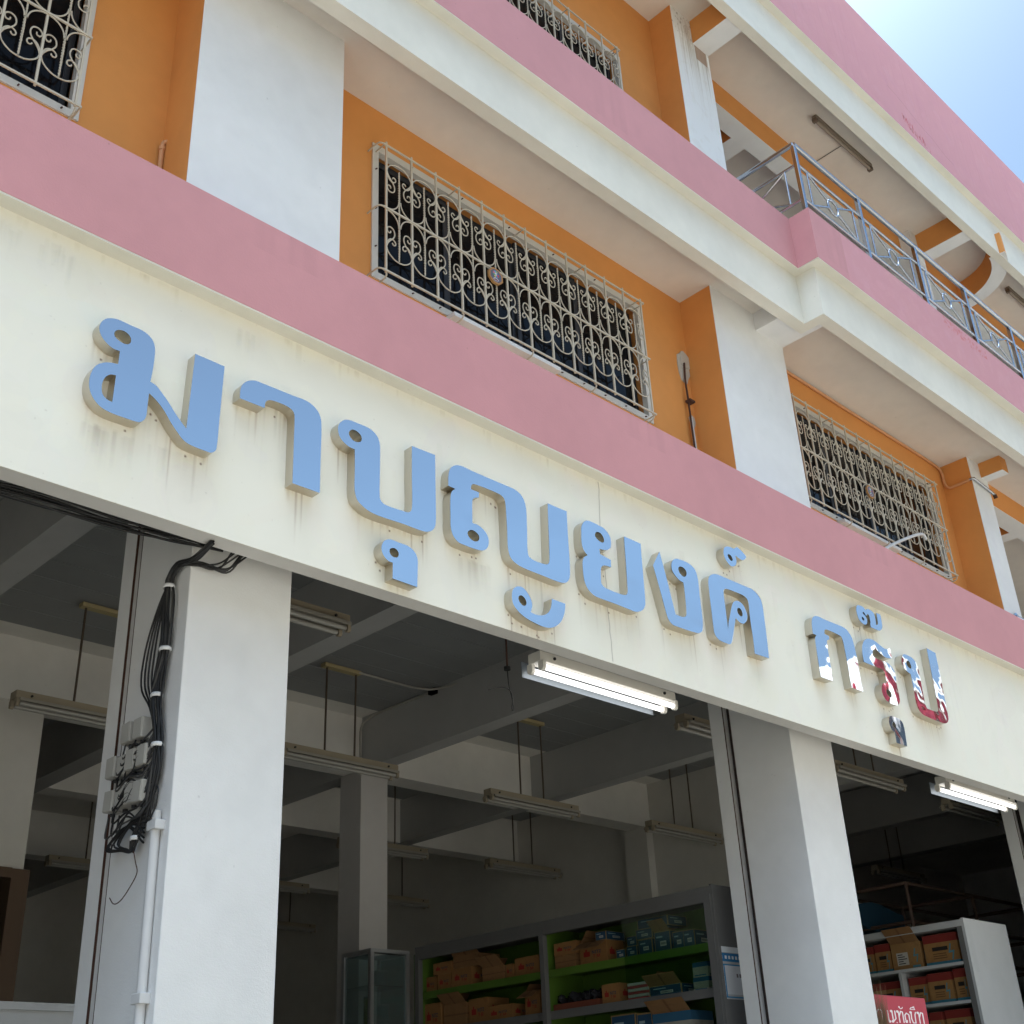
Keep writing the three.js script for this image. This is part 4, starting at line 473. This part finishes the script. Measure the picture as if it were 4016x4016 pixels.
{ // right-hand white shelf with brown cartons
  const g = thing('white_shelf', 'white painted shelf unit with brown cartons in the bay of the second lit lamp', 'shelf', [10.75, 0, 0]); const zN = -1.05, zF = -2.6, D = .80;
  part('end_panel', bx(-.02, D, 0, 3.225, zN, zN + .025), M.panelWhite, g); part('end_panel', bx(-.02, D, 0, 3.2, zF, zF + .02), M.panelWhite, g); part('back_panel', bx(D - .02, D, 0, 3.2, zF, zN), M.oldGrey, g); part('top_board', bx(-.02, D - .02, 3.16, 3.215, zF, zN), M.panelWhite, g); part('post', bx(-.02, .03, 0, 3.16, zN - .05, zN), M.oldGrey, g); part('divider', bx(0, D - .02, 2.56, 2.85, -1.75, -1.725), M.panelWhite, g);
  for (const y of [2.872, 2.56, 2.25, 1.93]) part('shelf_board', bx(-.015, D - .02, y - .025, y, zF, zN - .05), M.panelWhite, g);
  [[-2.13, -2.0, 2.873, 3.11], [-1.99, -1.825, 2.873, 3.12], [-1.815, -1.515, 2.873, 3.10], [-1.486, -1.15, 2.873, 3.13], [-2.07, -1.785, 2.561, 2.79], [-1.71, -1.515, 2.561, 2.80], [-1.51, -1.275, 2.561, 2.81], [-1.262, -1.13, 2.561, 2.825], [-1.417, -1.175, 2.251, 2.50], [-1.56, -1.43, 2.251, 2.495]].forEach(([a, b, c, d], i) => i === 2 ? carton('carton', 'open brown carton with a white address label on the white shelf', null, 10.80, a, b, c, d, .36, card.cartonLabel, 1) : carton('carton', 'brown carton with red top print standing on the white shelf', 'cartons on the white shelf', 10.80 + .012 * (i % 3), a, b, c, d, .34, card.carton, 0));
}
{ // pipe rack behind
  const g = thing('pipe_rack', 'rusty steel pipe rack rising behind the white shelf', 'rack', [12.6, 0, -3.4]); const rm = flat(.16, .10, .075, { roughness: .7 }); const B = (a, b) => part('bar', rod(a, b, .02, 8), rm, g);
  for (const x of [0, 1.5, 3]) for (const z of [0, .9]) B([x, 0, z], [x, 3.95, z]); for (const y of [3.2, 3.55, 3.95]) { B([0, y, 0], [3, y, 0]); B([0, y, .9], [3, y, .9]); for (const x of [0, 1.5, 3]) B([x, y, 0], [x, y, .9]); }
  const t = thing('blue_sheet', 'folded blue tarpaulin bundle lying on the rusty pipe rack', 'tarpaulin', [12.7, 3.57, -3.35]); const q = new THREE.BoxGeometry(1.3, .22, .7, 8, 2, 6), P = q.attributes.position, R = rng(5); for (let i = 0; i < P.count; i++) P.setY(i, P.getY(i) * (1 + .4 * Math.sin(P.getX(i) * 5 + P.getZ(i) * 4)) + .11); q.computeVertexNormals(); part('sheet', q, flat(.03, .10, .17), t);
}
{ // torn posters on the shelf end
  const [c, g] = canvas(128, 160); g.fillStyle = 'rgb(168,170,172)'; g.fillRect(0, 0, 128, 160); g.fillStyle = 'rgb(40,110,160)'; g.fillRect(0, 20, 128, 26); g.fillStyle = 'rgb(215,220,222)'; for (let i = 0; i < 9; i++) { g.fillRect(8 + i * 12, 28, 7, 10); } g.fillRect(0, 0, 128, 18); g.fillStyle = 'rgb(200,203,206)'; g.fillRect(0, 56, 128, 90); g.fillStyle = 'rgb(110,100,100)'; for (let i = 0; i < 8; i++) g.fillRect(42 + i * 10, 82, 6, 11); g.strokeStyle = 'rgb(50,120,165)'; g.lineWidth = 4; g.strokeRect(2, 56, 124, 98); g.fillStyle = 'rgb(70,60,140)'; g.fillRect(84, 120, 40, 18);
  const t = thing('torn_poster', 'torn blue and white paper notice pasted on the end of the green shelf', 'poster', [7.46, 2.60, -1.108]); part('paper', new THREE.BoxGeometry(.42, .34, .002), new THREE.MeshStandardMaterial({ map: ctex(c), roughness: .9 }), t);
}
{ // red sign board and grass broom by the column
  const [c, g] = canvas(512, 320); g.fillStyle = 'rgb(176,34,58)'; g.fillRect(0, 0, 512, 320); g.strokeStyle = 'rgb(232,226,226)'; g.lineWidth = 12; g.lineCap = 'butt'; g.lineJoin = 'round';
  const S = (...p) => { g.beginPath(); g.moveTo(p[0], p[1]); for (let i = 2; i < p.length; i += 2) g.lineTo(p[i], p[i + 1]); g.stroke(); }, O = (x, y, r = 7) => { g.beginPath(); g.arc(x, y, r, 0, 7); g.stroke(); };
  const b = 300, tp = 180; g.translate(34, 62 - 180 * .43); g.scale(.9, .43); S(30, b, 30, tp + 30, 48, tp, 72, tp, 84, tp + 20, 84, b);                       // aa tail
  S(136, tp, 136, b - 12); O(143, b - 8);                                                                 // e
  O(172, tp + 8); S(178, tp + 12, 178, b - 10, 206, b - 40, 206, tp); O(172, b - 10);                     // mo ma
  S(206, b, 216, b); O(232, tp + 8); S(240, tp + 14, 240, b); S(240, tp + 60, 262, tp + 4, 280, tp + 10, 280, b); // tho
  O(306, b - 14); S(300, b - 26, 300, tp + 40, 318, tp + 18, 340, tp + 34, 340, b); S(318, b - 30, 306, b - 20); // lo
  O(362, tp + 8); S(366, tp + 18, 362, b - 50, 372, b - 6, 398, b - 6, 402, tp + 30, 414, tp);               // cho
  O(434, tp + 8); S(442, tp + 14, 442, b); S(442, tp + 60, 462, tp + 4, 482, tp + 10, 482, b);              // tho
  g.lineWidth = 8; S(258, 146, 266, 158, 282, 154, 290, 138); O(256, 140, 5); S(360, 156, 374, 138, 402, 138, 410, 156, 360, 156); S(404, 140, 404, 122); S(392, 140, 392, 126);
  const t = thing('red_signboard', 'red signboard with white Thai lettering leaning beside the shop column', 'sign', [8.20, 1.93, -.38]); part('board', bx(-.40, .38, 0, .48, -.012, 0, .004), M.red, t); const f = new THREE.PlaneGeometry(.77, .47); f.translate(-.01, .24, .0015); part('lettering', f, new THREE.MeshStandardMaterial({ map: ctex(c), roughness: .5 }), t); for (const x of [-.3, .28]) part('leg', bx(x - .015, x + .015, -1.9, 0, -.012, .0, .003), M.rust, t);
  const w = thing('grass_broom', 'dry grass broom standing upside down before the red signboard', 'broom', [7.875, 1.83, -.33]), R = rng(12), G = []; for (let i = 0; i < 170; i++) { const a = (R() - .5) * .22, e = (R() - .5) * .10, h = .42 + .28 * R(); const q = new THREE.ConeGeometry(.0028, h, 4); q.translate(0, h / 2, 0); q.rotateZ(a); q.rotateX(e); q.translate((R() - .5) * .03, 0, (R() - .5) * .02); G.push(q); } part('bristles', merge(G), flat(.17, .11, .055), w); part('handle', rod([0, -1.5, 0], [0, .06, 0], .014, 8), flat(.3, .2, .08), w);
}
{ const g = thing('storage_cabinet', 'pale steel cabinet top beside the door frame at the left of the shop', 'cabinet', [2.2, 0, -2.3]); part('body', bx(-1.2, .95, 0, 2.30, -.5, .3), M.panelWhite, g); part('top', bx(-1.22, .97, 2.30, 2.335, -.52, .32), M.panelWhite, g); part('door', bx(-.1, .9, .1, 2.2, .3, .315), M.panelWhite, g); }

// ---------------------------------------------------------------- street and the row across it (seen only as light and as mirror images in the letters)
const struct = (n, g, m) => { const o = new THREE.Mesh(g, m); o.name = numbered(n); o.userData.kind = 'structure'; o.receiveShadow = true; o.castShadow = true; scene.add(o); return o; };
tag(struct('ground', bx(-300, 300, -.3, -.14, -300, 300), M.concrete), 'wide pale ground around the building', 'ground'); tag(struct('road', bx(-300, 300, -.14, -.13, 3.2, 9.6), M.asphalt), 'grey asphalt road in front of the shop', 'road'); tag(struct('pavement', bx(-60, 60, -.14, 0, -.2, 3.2), M.pave), 'concrete pavement before the shop front', 'pavement');
function across(label, x0, x1, h, col, band, zz = 13) {
  const g = thing('building_across', label, 'building', [x0, 0, zz], 'buildings across the street'), w = x1 - x0, wall = paint(...col), bm = band || M.roofGrey;
  part('wall', bx(0, w, 0, h, .2, 9), wall, g); part('roof_band', bx(-.05, w + .05, h - 1.5, h - .25, -.2, .2), bm, g); part('roof_edge', bx(-.1, w + .1, h - .25, h + .12, -.4, 9.1), M.wallWhite, g);
  const n = Math.max(2, Math.round(w / 4.2)), s = w / n; for (let i = 0; i < n; i++) { for (let y = 4.6; y < h - 2.6; y += 3.3) part('window', bx(i * s + s * .2, i * s + s * .8, y, y + 1.4, .12, .2), M.windowDark, g); part('shutter', bx(i * s + .25, (i + 1) * s - .25, 0, 3.2, .15, .2), M.grey, g); }
}
across('tan three storey shophouse across the street from the shop', -34, -16, 11.2, [.34, .29, .23]); across('grey shophouse across the street with a grey roof band', -15.9, -2, 10.4, [.32, .30, .27]); across('dull green shophouse across the street facing the sign', -1.9, 12, 11, [.30, .32, .26]); across('beige shophouse across the street beyond the green one', 12.1, 31.9, 10.8, [.36, .31, .24]); across('white shophouse with dark red roof band across the street', 32, 66, 14.25, [.74, .72, .70], M.red);
renderer.render(scene, camera);
